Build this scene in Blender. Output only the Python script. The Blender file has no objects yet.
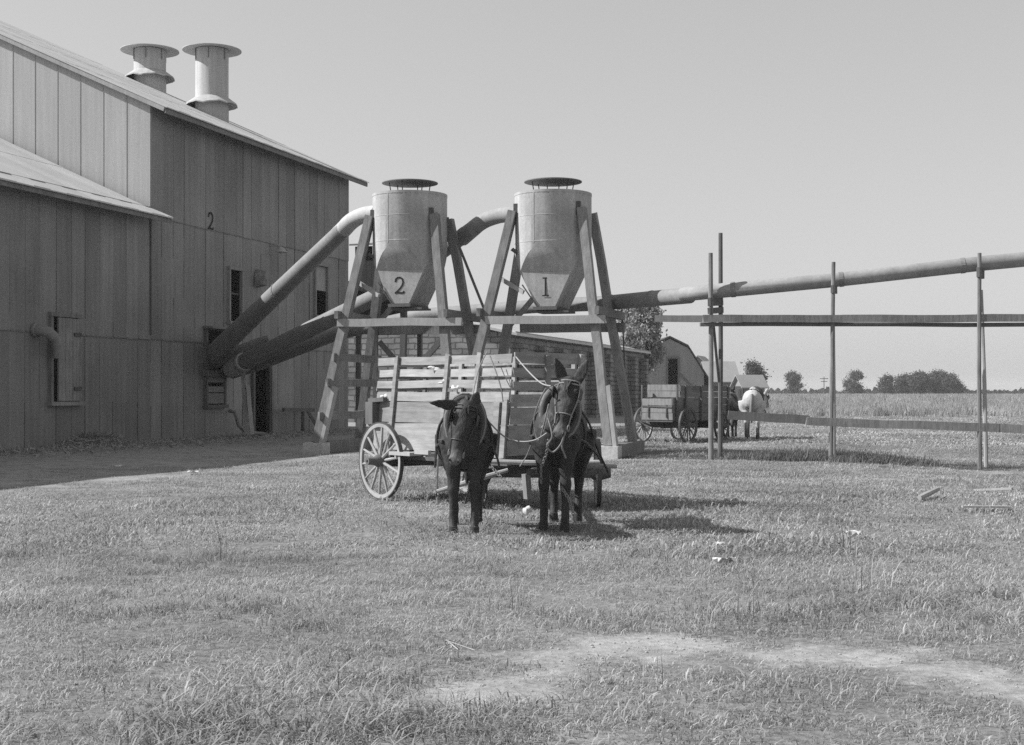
import bpy, bmesh, math, random
import numpy as np
from mathutils import Vector, Matrix, Quaternion, noise as mnoise

random.seed(7); RNG = np.random.default_rng(11)
SC = bpy.context.scene
COL = SC.collection
F = 1376.0; HZ = 392.0; EYE = 1.6
R = math.radians
def at(px, py, Y):            # a measured image position at a surveyed distance -> world point
    return Vector(((px - 512) / F * Y, Y, EYE + (HZ - py) / F * Y))

# ------------------------------------------------------------------ camera, light, sky
cam = bpy.data.cameras.new('camera'); co = bpy.data.objects.new('camera', cam); COL.objects.link(co)
cam.sensor_width = 36; cam.lens = 36 * F / 1024; cam.shift_y = (HZ - 372.5) / 1024
cam.clip_end = 6000; co.location = (0, 0, EYE); co.rotation_euler = (R(90), 0, 0); SC.camera = co
EL = R(40.0); sh = Vector((-1.0, 0.01, 0)).normalized()
S = Vector((sh.x * math.cos(EL), sh.y * math.cos(EL), math.sin(EL)))
sun = bpy.data.lights.new('sun', 'SUN'); sun.energy = 3.7; sun.angle = R(0.55); sun.color = (1, 1, 1)
so = bpy.data.objects.new('sun', sun); COL.objects.link(so); so.location = (-30, 0, 40)
so.rotation_euler = S.to_track_quat('Z', 'Y').to_euler()
w = bpy.data.worlds.new('World'); SC.world = w; w.use_nodes = True
nt = w.node_tree; nt.nodes.clear()
sky = nt.nodes.new('ShaderNodeTexSky'); sky.sky_type = 'NISHITA'; sky.sun_disc = False
sky.sun_elevation = EL; sky.sun_rotation = math.atan2(S.x, S.y) % (2 * math.pi)
sky.air_density = 1.0; sky.dust_density = 1.0; sky.ozone_density = 1.0
bw = nt.nodes.new('ShaderNodeVectorMath'); bw.operation = 'DOT_PRODUCT'; bw.inputs[1].default_value = (.22, .36, .42)   # a blue-sensitive film's grey
bgd = nt.nodes.new('ShaderNodeBackground'); wo = nt.nodes.new('ShaderNodeOutputWorld')
nt.links.new(sky.outputs[0], bw.inputs[0]); pw = nt.nodes.new('ShaderNodeMath'); pw.operation = 'POWER'; pw.inputs[1].default_value = .55; pm = nt.nodes.new('ShaderNodeMath'); pm.operation = 'MULTIPLY'; pm.inputs[1].default_value = 1.82   # the film's flat rendering of the sky
nt.links.new(bw.outputs['Value'], pw.inputs[0]); nt.links.new(pw.outputs[0], pm.inputs[0]); nt.links.new(pm.outputs[0], bgd.inputs[0]); nt.links.new(bgd.outputs[0], wo.inputs[0])
bgd.inputs[1].default_value = 0.082
SC.view_settings.view_transform = 'Standard'; SC.view_settings.look = 'None'
SC.view_settings.exposure = 0.9; SC.view_settings.gamma = 1; SC.view_settings.use_curve_mapping = False
SC.render.engine = 'CYCLES'
SC.cycles.use_denoising = False; SC.cycles.max_bounces = 6; SC.cycles.transparent_max_bounces = 4

# ------------------------------------------------------------------ materials (black-and-white place: greys only)
def mat(name, base, rough=0.85, var=0.25, scale=6.0, detail=6, stretch=(1, 1, 1), blotch=0.0, bscale=0.6, bump=0.15, bumpscale=None,
        spec=0.3, metal=0.0, transl=0.0, rnd=0.0, sheet=None, dark=None, streak=0.0, wn=0.0):
    m = bpy.data.materials.new(name); m.use_nodes = True
    n = m.node_tree; n.nodes.clear(); L = n.links.new
    def nd(t, **k):
        x = n.nodes.new(t)
        for a, b in k.items(): setattr(x, a, b)
        return x
    def math_(op, a, b=None):
        x = nd('ShaderNodeMath', operation=op)
        for i, v in enumerate((a, b)):
            if v is None: continue
            if isinstance(v, (int, float)): x.inputs[i].default_value = v
            else: L(v, x.inputs[i])
        return x.outputs[0]
    out = nd('ShaderNodeOutputMaterial'); bs = nd('ShaderNodeBsdfPrincipled')
    tc = nd('ShaderNodeTexCoord'); mp = nd('ShaderNodeMapping'); mp.inputs['Scale'].default_value = stretch
    L(tc.outputs['Object'], mp.inputs['Vector'])
    nz = nd('ShaderNodeTexNoise'); nz.inputs['Scale'].default_value = scale; nz.inputs['Detail'].default_value = detail; nz.inputs['Roughness'].default_value = 0.65
    L(mp.outputs[0], nz.inputs['Vector'])
    # value = base * (1 + var*(noise-.5)*2 + blotch*...)
    f = math_('MULTIPLY_ADD', nz.outputs['Fac'], 2 * var * 1.6); f.node.inputs[2].default_value = 1 - var * 1.6
    if blotch:
        n2 = nd('ShaderNodeTexNoise'); n2.inputs['Scale'].default_value = bscale; n2.inputs['Detail'].default_value = 4
        L(tc.outputs['Object'], n2.inputs['Vector'])
        g = math_('MULTIPLY_ADD', n2.outputs['Fac'], 2 * blotch * 1.6); g.node.inputs[2].default_value = 1 - blotch * 1.6
        f = math_('MULTIPLY', f, g)
    if streak:                                    # rain / rust streaks down a sheet
        m3 = nd('ShaderNodeMapping'); m3.inputs['Scale'].default_value = (3.0, 3.0, 0.12); L(tc.outputs['Object'], m3.inputs['Vector'])
        n3 = nd('ShaderNodeTexNoise'); n3.inputs['Scale'].default_value = 2.2; n3.inputs['Detail'].default_value = 5; L(m3.outputs[0], n3.inputs['Vector'])
        g = math_('MULTIPLY_ADD', n3.outputs['Fac'], 2 * streak * 1.6); g.node.inputs[2].default_value = 1 - streak * 1.6
        f = math_('MULTIPLY', f, g)
    if sheet:                                     # per-sheet tone from a face attribute
        a = nd('ShaderNodeAttribute', attribute_name='tone')
        g = math_('MULTIPLY_ADD', a.outputs['Fac'], 2 * sheet); g.node.inputs[2].default_value = 1 - sheet
        f = math_('MULTIPLY', f, g)
    if wn:                                        # patchiness of the pasture, fixed to the ground
        ge = nd('ShaderNodeNewGeometry'); n5 = nd('ShaderNodeTexNoise'); n5.inputs['Scale'].default_value = .35; n5.inputs['Detail'].default_value = 5; L(ge.outputs['Position'], n5.inputs['Vector'])
        g = math_('MULTIPLY_ADD', n5.outputs['Fac'], 2 * wn * 1.6); g.node.inputs[2].default_value = 1 - wn * 1.6
        f = math_('MULTIPLY', f, g)
    if rnd:
        oi = nd('ShaderNodeObjectInfo'); g = math_('MULTIPLY_ADD', oi.outputs['Random'], 2 * rnd); g.node.inputs[2].default_value = 1 - rnd
        f = math_('MULTIPLY', f, g)
    v = math_('MULTIPLY', f, base)
    if dark:                                      # second colour by vertex attribute 'mark'
        a = nd('ShaderNodeAttribute', attribute_name='mark')
        mx = nd('ShaderNodeMix', data_type='FLOAT'); L(a.outputs['Fac'], mx.inputs[0]); L(v, mx.inputs[2])
        v2 = math_('MULTIPLY', f, dark); L(v2, mx.inputs[3]); v = mx.outputs[0]
    v = math_('MAXIMUM', v, 0.004); v = math_('MINIMUM', v, 0.85)
    cc = nd('ShaderNodeCombineColor'); [L(v, cc.inputs[i]) for i in range(3)]
    L(cc.outputs[0], bs.inputs['Base Color'])
    bs.inputs['Roughness'].default_value = rough; bs.inputs['Specular IOR Level'].default_value = spec; bs.inputs['Metallic'].default_value = metal
    if bump:
        bn = nd('ShaderNodeBump'); bn.inputs['Strength'].default_value = bump; bn.inputs['Distance'].default_value = 0.02
        if bumpscale:
            nb = nd('ShaderNodeTexNoise'); nb.inputs['Scale'].default_value = bumpscale; L(mp.outputs[0], nb.inputs['Vector']); L(nb.outputs['Fac'], bn.inputs['Height'])
        else: L(nz.outputs['Fac'], bn.inputs['Height'])
        L(bn.outputs[0], bs.inputs['Normal'])
    if transl:
        tr = nd('ShaderNodeBsdfTranslucent'); L(cc.outputs[0], tr.inputs['Color'])
        ms = nd('ShaderNodeMixShader'); ms.inputs[0].default_value = transl; L(bs.outputs[0], ms.inputs[1]); L(tr.outputs[0], ms.inputs[2]); L(ms.outputs[0], out.inputs[0])
    else: L(bs.outputs[0], out.inputs[0])
    return m

M = {}
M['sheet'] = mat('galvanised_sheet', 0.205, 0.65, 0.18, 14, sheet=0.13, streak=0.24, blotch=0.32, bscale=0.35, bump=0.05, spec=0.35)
M['sheet_end'] = mat('galvanised_sheet_sunlit', 0.38, 0.6, 0.10, 14, sheet=0.10, streak=0.16, blotch=0.06, bscale=0.4, bump=0.05, spec=0.35)  # same iron as the shaded walls, paler: sunlight put into its tone
M['roof'] = mat('galvanised_roof', 0.46, 0.55, 0.08, 4, sheet=0.08, blotch=0.10, bscale=0.5, bump=0.04, spec=0.4)
M['tank'] = mat('galvanised_tank', 0.36, 0.75, 0.22, 16, streak=0.20, blotch=0.25, bscale=1.8, bump=0.12, spec=0.2)
M['vent'] = mat('galvanised_vent', 0.42, 0.75, 0.14, 12, streak=0.16, blotch=0.16, bump=0.06, spec=0.2)
M['rust'] = mat('rusty_tin', 0.20, 0.8, 0.3, 8, blotch=0.25, bscale=2, bump=0.15)
M['pipe'] = mat('pipe_tin', 0.27, 0.75, 0.2, 10, blotch=0.28, bscale=1.3, bump=0.1, spec=0.2)
M['timber_old'] = mat('old_plank', 0.15, 0.9, 0.42, 12, stretch=(.2, 1, 1), sheet=.2, blotch=0.25, bscale=1.5, bump=0.35)
M['timber_mid'] = mat('grey_timber', 0.24, 0.9, 0.35, 12, stretch=(1, 1, 0.2), blotch=0.2, bscale=1.2, bump=0.3)
M['pipe_dull'] = mat('pipe_tin_dull', 0.21, 0.75, 0.22, 9, blotch=0.22, bscale=1.3, bump=0.05, spec=0.35)
M['timber'] = mat('weathered_timber', 0.20, 0.9, 0.42, 14, stretch=(1, 1, 0.2), sheet=.15, blotch=0.28, bscale=1.2, bump=0.4)
M['timber_dark'] = mat('old_dark_timber', 0.12, 0.9, 0.3, 9, stretch=(1, 1, 0.3), blotch=0.2, bscale=1.2, bump=0.4)
M['timber_pale'] = mat('sun_bleached_timber', 0.34, 0.9, 0.2, 10, stretch=(1, 1, 0.3), blotch=0.14, bscale=1.5, bump=0.3)
M['crate'] = mat('bleached_crate_boards', 0.27, 0.9, 0.40, 16, stretch=(0.12, 1, 1), blotch=0.24, bscale=2.6, sheet=0.22, bump=0.35)
M['crate_end'] = mat('weathered_crate_boards', 0.25, 0.9, 0.4, 14, stretch=(1, 0.2, 1), blotch=0.25, bscale=2.2, sheet=0.2, bump=0.35)
M['gear'] = mat('wagon_gear_wood', 0.10, 0.85, 0.3, 9, blotch=0.2, bscale=2, bump=0.3)
M['wheel'] = mat('pale_wheel_wood', 0.33, 0.85, 0.2, 14, blotch=0.18, bscale=3, bump=0.2)
M['hub'] = mat('greasy_hub', 0.12, 0.7, 0.3, 12, blotch=0.2, bscale=4)
M['iron'] = mat('dark_iron', 0.07, 0.6, 0.3, 12, spec=0.4)
M['block'] = mat('pale_footing', 0.5, 0.95, 0.25, 8, blotch=0.25, bscale=2, bump=0.4)
M['black'] = mat('black_paint', 0.018, 0.8, 0.2, 8, bump=0)
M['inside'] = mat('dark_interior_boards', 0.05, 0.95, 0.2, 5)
M['glass'] = mat('dusty_pane', 0.06, 0.35, 0.2, 3, spec=0.5, bump=0)
M['coat'] = mat('dark_bay_coat', 0.033, 0.66, 0.45, 22, blotch=0.45, bscale=4, bump=0.35, bumpscale=45, spec=0.32, dark=0.13, stretch=(1,1,.5))
M['coat_pale'] = mat('white_grey_coat', 0.45, 0.75, 0.12, 14, blotch=0.12, bscale=3, bump=0.1, bumpscale=60, spec=0.2, dark=0.07)
M['tail_grey'] = mat('grey_hair', 0.2, 0.8, 0.3, 20, spec=.2)
M['leather'] = mat('worn_leather', 0.04, 0.6, 0.3, 20, spec=0.4)
M['leather_pale'] = mat('dusty_pale_leather', 0.22, 0.8, 0.25, 20)
M['collar'] = mat('collar_leather', 0.07, 0.65, 0.3, 14, spec=0.4)
M['rope'] = mat('pale_rope', 0.30, 0.95, 0.25, 40)
M['horn'] = mat('hoof_horn', 0.04, 0.7, 0.2, 20)
M['eye'] = mat('dark_eye', 0.01, 0.15, 0.0, 5, spec=0.6, bump=0)
M['lint'] = mat('cotton_lint', 0.80, 1.0, 0.06, 30, bump=0.3)
M['leaf'] = mat('leaf_grey', 0.085, 0.7, 0.3, 2.0, transl=0.25, bump=0, sheet=0.45)
M['leaf_pale'] = mat('leaf_sunlit', 0.27, 0.7, 0.3, 2.0, transl=0.3, bump=0, sheet=0.45)  # paler leaf tone stands for the sun on the tall tree
M['bark'] = mat('bark', 0.11, 0.95, 0.3, 12, bump=0.5)
M['grass'] = mat('dry_grass', 0.375, 0.8, 0.2, 3, transl=0.42, rnd=0.22, sheet=0.42, wn=.46, bump=0, spec=0.2)
M['rank'] = mat('rank_weeds_shade_toned', 0.2, 0.8, 0.2, 3, transl=0.3, rnd=0.22, sheet=0.4, bump=0, spec=0.2)  # uncut weeds, toned darker than the grass to deepen the shadow band
M['weed'] = mat('field_weeds', 0.37, 0.85, 0.2, 2, transl=0.4, rnd=0.25, sheet=0.35, wn=.2, bump=0, spec=0.15)
M['straw'] = mat('straw_litter', 0.30, 0.95, 0.25, 5, sheet=0.4, transl=0.2, bump=0)
M['barn'] = mat('barn_boards', 0.22, 0.9, 0.15, 3, stretch=(1, 1, 0.1), blotch=0.15, bscale=0.5)
M['tin_white'] = mat('pale_tin_roof', 0.30, 0.6, 0.08, 2, blotch=0.1)
M['barn_roof'] = mat('dark_barn_shingles', 0.07, 0.9, 0.2, 4)
M['stone'] = mat('pale_stone', 0.55, 0.95, 0.2, 12, bump=0.5)
M['clod'] = mat('dry_clod', 0.33, 0.95, 0.25, 20, bump=0.3)
M['paper'] = mat('crumpled_paper', 0.52, 0.9, 0.06, 12, bump=0.2)

def block_mat(name, base):
    m = bpy.data.materials.new(name); m.use_nodes = True; n = m.node_tree; L = n.links.new
    bs = n.nodes['Principled BSDF']; tc = n.nodes.new('ShaderNodeTexCoord'); sx = n.nodes.new('ShaderNodeSeparateXYZ'); cx = n.nodes.new('ShaderNodeCombineXYZ')
    ad = n.nodes.new('ShaderNodeMath'); ad.operation = 'ADD'
    L(tc.outputs['Object'], sx.inputs[0]); L(sx.outputs[0], ad.inputs[0]); L(sx.outputs[1], ad.inputs[1]); L(ad.outputs[0], cx.inputs[0]); L(sx.outputs[2], cx.inputs[1])
    br = n.nodes.new('ShaderNodeTexBrick'); wv = n.nodes.new('ShaderNodeTexNoise'); wv.inputs['Scale'].default_value = 2.5; L(tc.outputs['Object'], wv.inputs['Vector'])
    wa = n.nodes.new('ShaderNodeVectorMath'); wa.operation = 'MULTIPLY_ADD'; wa.inputs[1].default_value = (.16,.16,0); L(wv.outputs['Color'], wa.inputs[0]); L(cx.outputs[0], wa.inputs[2]); L(wa.outputs[0], br.inputs['Vector'])
    br.inputs['Color1'].default_value = (base,) * 3 + (1,); br.inputs['Color2'].default_value = (base * .72,) * 3 + (1,); br.inputs['Mortar'].default_value = (base * .42,) * 3 + (1,)
    br.inputs['Scale'].default_value = 1; br.inputs['Mortar Size'].default_value = .035; br.inputs['Brick Width'].default_value = .75; br.inputs['Row Height'].default_value = .3
    nz = n.nodes.new('ShaderNodeTexNoise'); nz.inputs['Scale'].default_value = 1.3; nz.inputs['Detail'].default_value = 6; L(tc.outputs['Object'], nz.inputs['Vector'])
    mx = n.nodes.new('ShaderNodeMix'); mx.data_type = 'RGBA'; mx.blend_type = 'MULTIPLY'; mx.inputs[0].default_value = .8
    mr = n.nodes.new('ShaderNodeMapRange'); mr.inputs[1].default_value = .25; mr.inputs[2].default_value = .75; mr.inputs[3].default_value = .6; mr.inputs[4].default_value = 1.3
    L(nz.outputs['Fac'], mr.inputs[0]); L(br.outputs['Color'], mx.inputs[6]); L(mr.outputs[0], mx.inputs[7]); L(mx.outputs[2], bs.inputs['Base Color'])
    bp = n.nodes.new('ShaderNodeBump'); bp.inputs['Strength'].default_value = .7; bp.inputs['Distance'].default_value = .03; L(br.outputs['Fac'], bp.inputs['Height']); bp.invert = True; L(bp.outputs[0], bs.inputs['Normal'])
    bs.inputs['Roughness'].default_value = .95; bs.inputs['Specular IOR Level'].default_value = .15
    return m
M['blockwall'] = block_mat('rough_block_masonry', 0.29)

# ------------------------------------------------------------------ mesh helpers
Z = Vector((0, 0, 1))
class MB:
    def __init__(s): s.v = []; s.f = []; s.t = []; s.tone = None
    def add(s, vs, fs, tone=None):
        o = len(s.v); s.v += [tuple(x) for x in vs]; s.f += [tuple(i + o for i in f) for f in fs]
        tone = s.tone if tone is None else tone
        s.t += [random.random() if tone is None else tone] * len(fs)
    def box(s, c, d, rz=0.0, jit=0, tone=None):
        hx, hy, hz = d[0] / 2, d[1] / 2, d[2] / 2; ca, sa = math.cos(rz), math.sin(rz); vs = []
        for x, y, z in ((-1,-1,-1),(1,-1,-1),(1,1,-1),(-1,1,-1),(-1,-1,1),(1,-1,1),(1,1,1),(-1,1,1)):
            X, Y, Zz = x * hx, y * hy, z * hz
            vs.append((c[0] + X * ca - Y * sa + random.uniform(-jit, jit), c[1] + X * sa + Y * ca + random.uniform(-jit, jit), c[2] + Zz + random.uniform(-jit, jit)))
        s.add(vs, [(0,3,2,1),(4,5,6,7),(0,1,5,4),(1,2,6,5),(2,3,7,6),(3,0,4,7)], tone if tone is not None else random.random())
    def beam(s, p0, p1, w, h, up=Z, w1=None, h1=None, tone=None):
        p0, p1 = Vector(p0), Vector(p1); L_ = (p1 - p0).length; a = (p1 - p0).normalized(); up = Vector(up)
        if abs(a.dot(up)) > .97: up = Vector((0, 1, 0))
        x = a.cross(up).normalized(); y = x.cross(a).normalized(); rings = []; n = 1 if L_ < .7 or min(w, h) < .015 else 5
        am = min(.016, .0035*L_) * min(1, max(w, h)/.15); j = lambda k: random.uniform(-k, k)
        for i in range(n + 1):
            f = i/n; e = 0 < i < n; q = p0.lerp(p1, f) + (x*j(am) + y*j(am) if e else Vector()); ww = w + ((w1 or w)-w)*f; hh = h + ((h1 or h)-h)*f
            rings.append([q + x*(sx*ww/2*(1+j(.03))) + y*(sy*hh/2*(1+j(.03))) + (a*j(.02*min(1, L_)) if not e else Vector()) for sx, sy in ((-1,-1),(1,-1),(1,1),(-1,1))])
        s.loft(rings, True, False, tone)
    def loft(s, rings, caps=True, closed=False, tone=None):
        n = len(rings[0]); vs = [p for r in rings for p in r]; fs = []
        m = len(rings)
        for i in range(m if closed else m - 1):
            j = (i + 1) % m
            for k in range(n): fs.append((i*n+k, i*n+(k+1)%n, j*n+(k+1)%n, j*n+k))
        if caps and not closed: fs.append(tuple(range(n-1,-1,-1))); fs.append(tuple((m-1)*n+k for k in range(n)))
        s.add(vs, fs, tone if tone is not None else random.random())
    def tube(s, pts, r, n=10, caps=True, closed=False, flat=1.0, ref=None, tone=None):
        pts = [Vector(p) for p in pts]; m = len(pts); rr = r if isinstance(r, (list, tuple)) else [r] * m; rings = []; px = None
        for i in range(m):
            a = pts[(i + 1) % m] - pts[i - 1] if (closed or 0 < i < m - 1) else (pts[1] - pts[0] if i == 0 else pts[-1] - pts[-2])
            a = a.normalized()
            if ref is not None: x = Vector(ref) - a * a.dot(Vector(ref))
            elif px is None: x = a.cross(Z if abs(a.z) < .9 else Vector((1, 0, 0)))
            else: x = px - a * px.dot(a)
            x.normalize(); px = x; y = a.cross(x)
            rings.append([pts[i] + x * math.cos(t) * rr[i] + y * math.sin(t) * rr[i] * flat for t in [2*math.pi*k/n for k in range(n)]])
        s.loft(rings, caps, closed, tone)
    def lathe(s, prof, c=(0,0,0), axis=Z, n=32, caps=False):
        axis = Vector(axis).normalized(); x = axis.cross(Vector((0,1,0)) if abs(axis.y) < .9 else Z).normalized(); y = axis.cross(x); c = Vector(c)
        s.loft([[c + axis*z + (x*math.cos(2*math.pi*k/n) + y*math.sin(2*math.pi*k/n))*max(r,1e-4) for k in range(n)] for r, z in prof], caps)
    def ball(s, c, r, n=10, m=7):
        r = r if isinstance(r, (tuple, list)) else (r, r, r); rings = []
        for i in range(m + 1):
            t = math.pi * i / m; q = max(math.sin(t), 1e-3)
            rings.append([(c[0]+r[0]*q*math.cos(2*math.pi*k/n), c[1]+r[1]*q*math.sin(2*math.pi*k/n), c[2]-r[2]*math.cos(t)) for k in range(n)])
        s.loft(rings)
    def build(s, name, m, parent=None, smooth=False, label=None):
        me = bpy.data.meshes.new(name); me.from_pydata(s.v, [], s.f); me.update()
        a = me.attributes.new('tone', 'FLOAT', 'FACE'); a.data.foreach_set('value', np.array(s.t, dtype=np.float32))
        bm = bmesh.new(); bm.from_mesh(me); bmesh.ops.recalc_face_normals(bm, faces=bm.faces); bm.to_mesh(me); bm.free()
        me.materials.append(m)
        if smooth: me.shade_smooth(); me.set_sharp_from_angle(angle=R(38))
        o = bpy.data.objects.new(name, me); COL.objects.link(o)
        if parent: o.parent = parent
        if label: o['label'] = label
        return o
def tag(o, label, cat, group=None):
    o['label'] = label; o['category'] = cat
    if group: o['group'] = group
    return o
def thing(name, label, cat, loc=(0,0,0), rz=0.0, group=None):
    o = bpy.data.objects.new(name, None); COL.objects.link(o); o.location = loc; o.rotation_euler = (0,0,rz); o.empty_display_size = .3
    return tag(o, label, cat, group)
def copy_tree(o, parent=None):
    c = o.copy(); COL.objects.link(c); c.parent = parent
    for ch in [x for x in COL.objects if x.parent == o]: copy_tree(ch, c)
    return c
def wpt(e, p):                                       # local point of an empty -> world
    return Matrix.Translation(e.location) @ e.rotation_euler.to_matrix().to_4x4() @ Vector(p)
def stroke(mb, pts, width, nrm, proud):              # painted brush stroke: thin solid ribbon lying on a surface
    nrm = Vector(nrm)
    for a, b in zip(pts[:-1], pts[1:]):
        a, b = Vector(a), Vector(b); e = (b - a).normalized() * width * .25
        mb.beam(a - e + nrm * proud, b + e + nrm * proud, width, .002, up=nrm)

# ------------------------------------------------------------------ ground
def sst(a, b, x): t = max(0, min(1, (x-a)/(b-a))); return t*t*(3-2*t)
def bare(x, y):                                      # trodden dirt: 1 bare, 0 grass
    N_ = mnoise.noise; q = 0.0
    wob = .8*N_((x*.8, y*1.2, 3.1)) + .9*N_((x*2.1, y*3.2, 7.7)) + .8*N_((x*6, y*8.5, 1.7))
    for (ax, ay), (bx, by), wd in PATH:
        t = max(0, min(1, ((x-ax)*(bx-ax)+(y-ay)*(by-ay)) / ((bx-ax)**2+(by-ay)**2)))
        dd = math.hypot(x-ax-t*(bx-ax), (y-ay-t*(by-ay))*1.15); q = max(q, min(.95, max(0, 1.15 - dd/wd*.85 + wob*.75)))
    rx, ry = x + 11.3, y - 43; o = rx*.957 - ry*.29; w2 = .5*N_((x*.5, y*.5, 3.1)) + .3*N_((x*1.7, y*1.7, 8))
    k = min(1, max(0, (13.5 - o + 5*w2) / 7.0))
    if y > 17: q = max(q, .85 * k * min(1, (y-17)/5))
    q = max(q, .6 * min(1, max(0, 1.4 - (abs(y - 35 + .3*x) + 2*w2) / 3)) * (1 if -9 < x < 3.5 else 0))
    n = .6*N_((x*.33, y*.33, 21)) + .4*N_((x*1.1, y*1.1, 13)) + .25*N_((x*3.3, y*3.3, 4))      # worn and dried-out places all over
    return max(q, min(.62, max(0, (n - .12)*1.6)) * (1 if y < 60 else .4) * sst(8, 12, y + max(0, x)*.8))
def PP(px, py): p = F*EYE/(py-HZ); return ((px-512)/F*p, p)
_pp = [PP(440,705), PP(500,684), PP(575,660), PP(650,645), PP(700,648), PP(790,654), PP(900,661), PP(1040,692)]
PATH = [(_pp[i], _pp[i+1], wd) for i, wd in enumerate((.30, .42, .50, .38, .36, .42, .40))]
def sst(a, b, x): t = max(0, min(1, (x-a)/(b-a))); return t*t*(3-2*t)
def gz(x, y): return -.16*sst(7,10.5,x)*sst(20,27,y)*(1-sst(36,44,y)) + .05*mnoise.noise((x*.25, y*.25, 0)) + .02*mnoise.noise((x*.9, y*.9, 5))* (1-sst(90,120,y))
def make_ground():
    ys = list(np.arange(-6, 4, .5)) + list(np.arange(4, 13, .09)) + list(np.arange(13, 45, .35)) + list(np.geomspace(45, 3000, 50))
    us = list(np.linspace(-1, 1, 121)); vs = []; bare_v = []; fs = []; nu = len(us)
    for y in ys:
        hw = max(8, y * .55 + 6) if y < 60 else y * .55 * (1 + (y-60)/400) + 6
        for u in us:
            x = u * hw; vs.append((x, y, gz(x, y))); bare_v.append(bare(x, y))
    for i in range(len(ys)-1):
        for k in range(nu-1): a = i*nu+k; fs.append((a, a+1, a+nu+1, a+nu))
    me = bpy.data.meshes.new('ground'); me.from_pydata(vs, [], fs)
    a = me.attributes.new('bare', 'FLOAT', 'POINT'); a.data.foreach_set('value', np.array(bare_v, dtype=np.float32)); me.shade_smooth()
    m = bpy.data.materials.new('pasture_soil'); m.use_nodes = True; n = m.node_tree; L = n.links.new; bs = n.nodes['Principled BSDF']
    at_ = n.nodes.new('ShaderNodeAttribute'); at_.attribute_name = 'bare'; tc = n.nodes.new('ShaderNodeTexCoord')
    def nz(s, d=6):
        x = n.nodes.new('ShaderNodeTexNoise'); x.inputs['Scale'].default_value = s; x.inputs['Detail'].default_value = d; x.inputs['Roughness'].default_value = .7; L(tc.outputs['Object'], x.inputs['Vector']); return x.outputs['Fac']
    def ramp(src, lo, hi, a, b):
        x = n.nodes.new('ShaderNodeMapRange'); x.inputs[1].default_value = lo; x.inputs[2].default_value = hi; x.inputs[3].default_value = a; x.inputs[4].default_value = b; L(src, x.inputs[0]); return x.outputs[0]
    fine, mid, big = nz(14, 8), nz(2.2), nz(.25, 4)
    g1 = ramp(fine, .3, .72, .09, .30)                 # turf between the blades
    g2 = ramp(big, .35, .65, .8, 1.2); mu = n.nodes.new('ShaderNodeMath'); mu.operation = 'MULTIPLY'; L(g1, mu.inputs[0]); L(g2, mu.inputs[1])
    d1 = ramp(fine, .25, .75, .20, .43); d2 = ramp(mid, .3, .7, .86, 1.12); md = n.nodes.new('ShaderNodeMath'); md.operation = 'MULTIPLY'; L(d1, md.inputs[0]); L(d2, md.inputs[1])
    ad = n.nodes.new('ShaderNodeMath'); ad.operation = 'ADD'; L(at_.outputs['Fac'], ad.inputs[0]); L(ramp(mid, .2, .8, -.45, .45), ad.inputs[1])
    fac = ramp(ad.outputs[0], .3, 1.0, 0, 1)
    mx = n.nodes.new('ShaderNodeMix'); mx.data_type = 'FLOAT'; L(fac, mx.inputs[0]); L(mu.outputs[0], mx.inputs[2]); L(md.outputs[0], mx.inputs[3])
    L(mx.outputs[0], bs.inputs['Base Color']); bs.inputs['Roughness'].default_value = 1; bs.inputs['Specular IOR Level'].default_value = .1
    bp = n.nodes.new('ShaderNodeBump'); bp.inputs['Strength'].default_value = .6; bp.inputs['Distance'].default_value = .03; L(fine, bp.inputs['Height']); L(bp.outputs[0], bs.inputs['Normal'])
    me.materials.append(m); o = bpy.data.objects.new('ground', me); COL.objects.link(o); o['kind'] = 'structure'; o['label'] = 'flat pasture of short dry grass with a bare dirt path'
make_ground()

# ------------------------------------------------------------------ grass (countless: one object each)
def tuft(name, m, nb, rad, h0, h1, wd, lean, seeds=0):
    vs, fs, tn = [], [], []
    for i in range(nb):
        a = random.uniform(0, 6.283); r = rad * math.sqrt(random.random()); bx, by = r*math.cos(a), r*math.sin(a)
        h = random.uniform(h0, h1) * (1 - .35*(r/rad)); la = random.uniform(0, 6.283); ln = random.uniform(.1, 1) * lean * h
        dx, dy = math.cos(la), math.sin(la); sx, sy = -dy, dx; ww = wd * random.uniform(.6, 1.3); o = len(vs); t = random.random()
        for k, (f, wf) in enumerate(((0, .8), (.4, 1), (.75, .7))):
            z = h*f*(1 - .25*f*lean); q = ln*f*f
            vs.append((bx+dx*q-sx*ww*wf/2, by+dy*q-sy*ww*wf/2, z)); vs.append((bx+dx*q+sx*ww*wf/2, by+dy*q+sy*ww*wf/2, z))
        vs.append((bx+dx*ln, by+dy*ln, h*(1-.28*lean)))
        fs += [(o, o+1, o+3, o+2), (o+2, o+3, o+5, o+4), (o+4, o+5, o+6)]; tn += [t]*3
        if i < seeds:                                 # seed heads on stalks
            o = len(vs); x, y, z = bx+dx*ln, by+dy*ln, h*(1-.28*lean); q = wd*.7
            vs += [(x-q, y, z), (x+q, y, z), (x, y, z+q*9), (x, y-q, z+q), (x, y+q, z+q)]; fs += [(o, o+1, o+2), (o+3, o+4, o+2)]; tn += [.9]*2
    me = bpy.data.meshes.new(name); me.from_pydata(vs, [], fs); a = me.attributes.new('tone', 'FLOAT', 'FACE'); a.data.foreach_set('value', np.array(tn, dtype=np.float32))
    me.materials.append(m); return bpy.data.objects.new(name, me)
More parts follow.
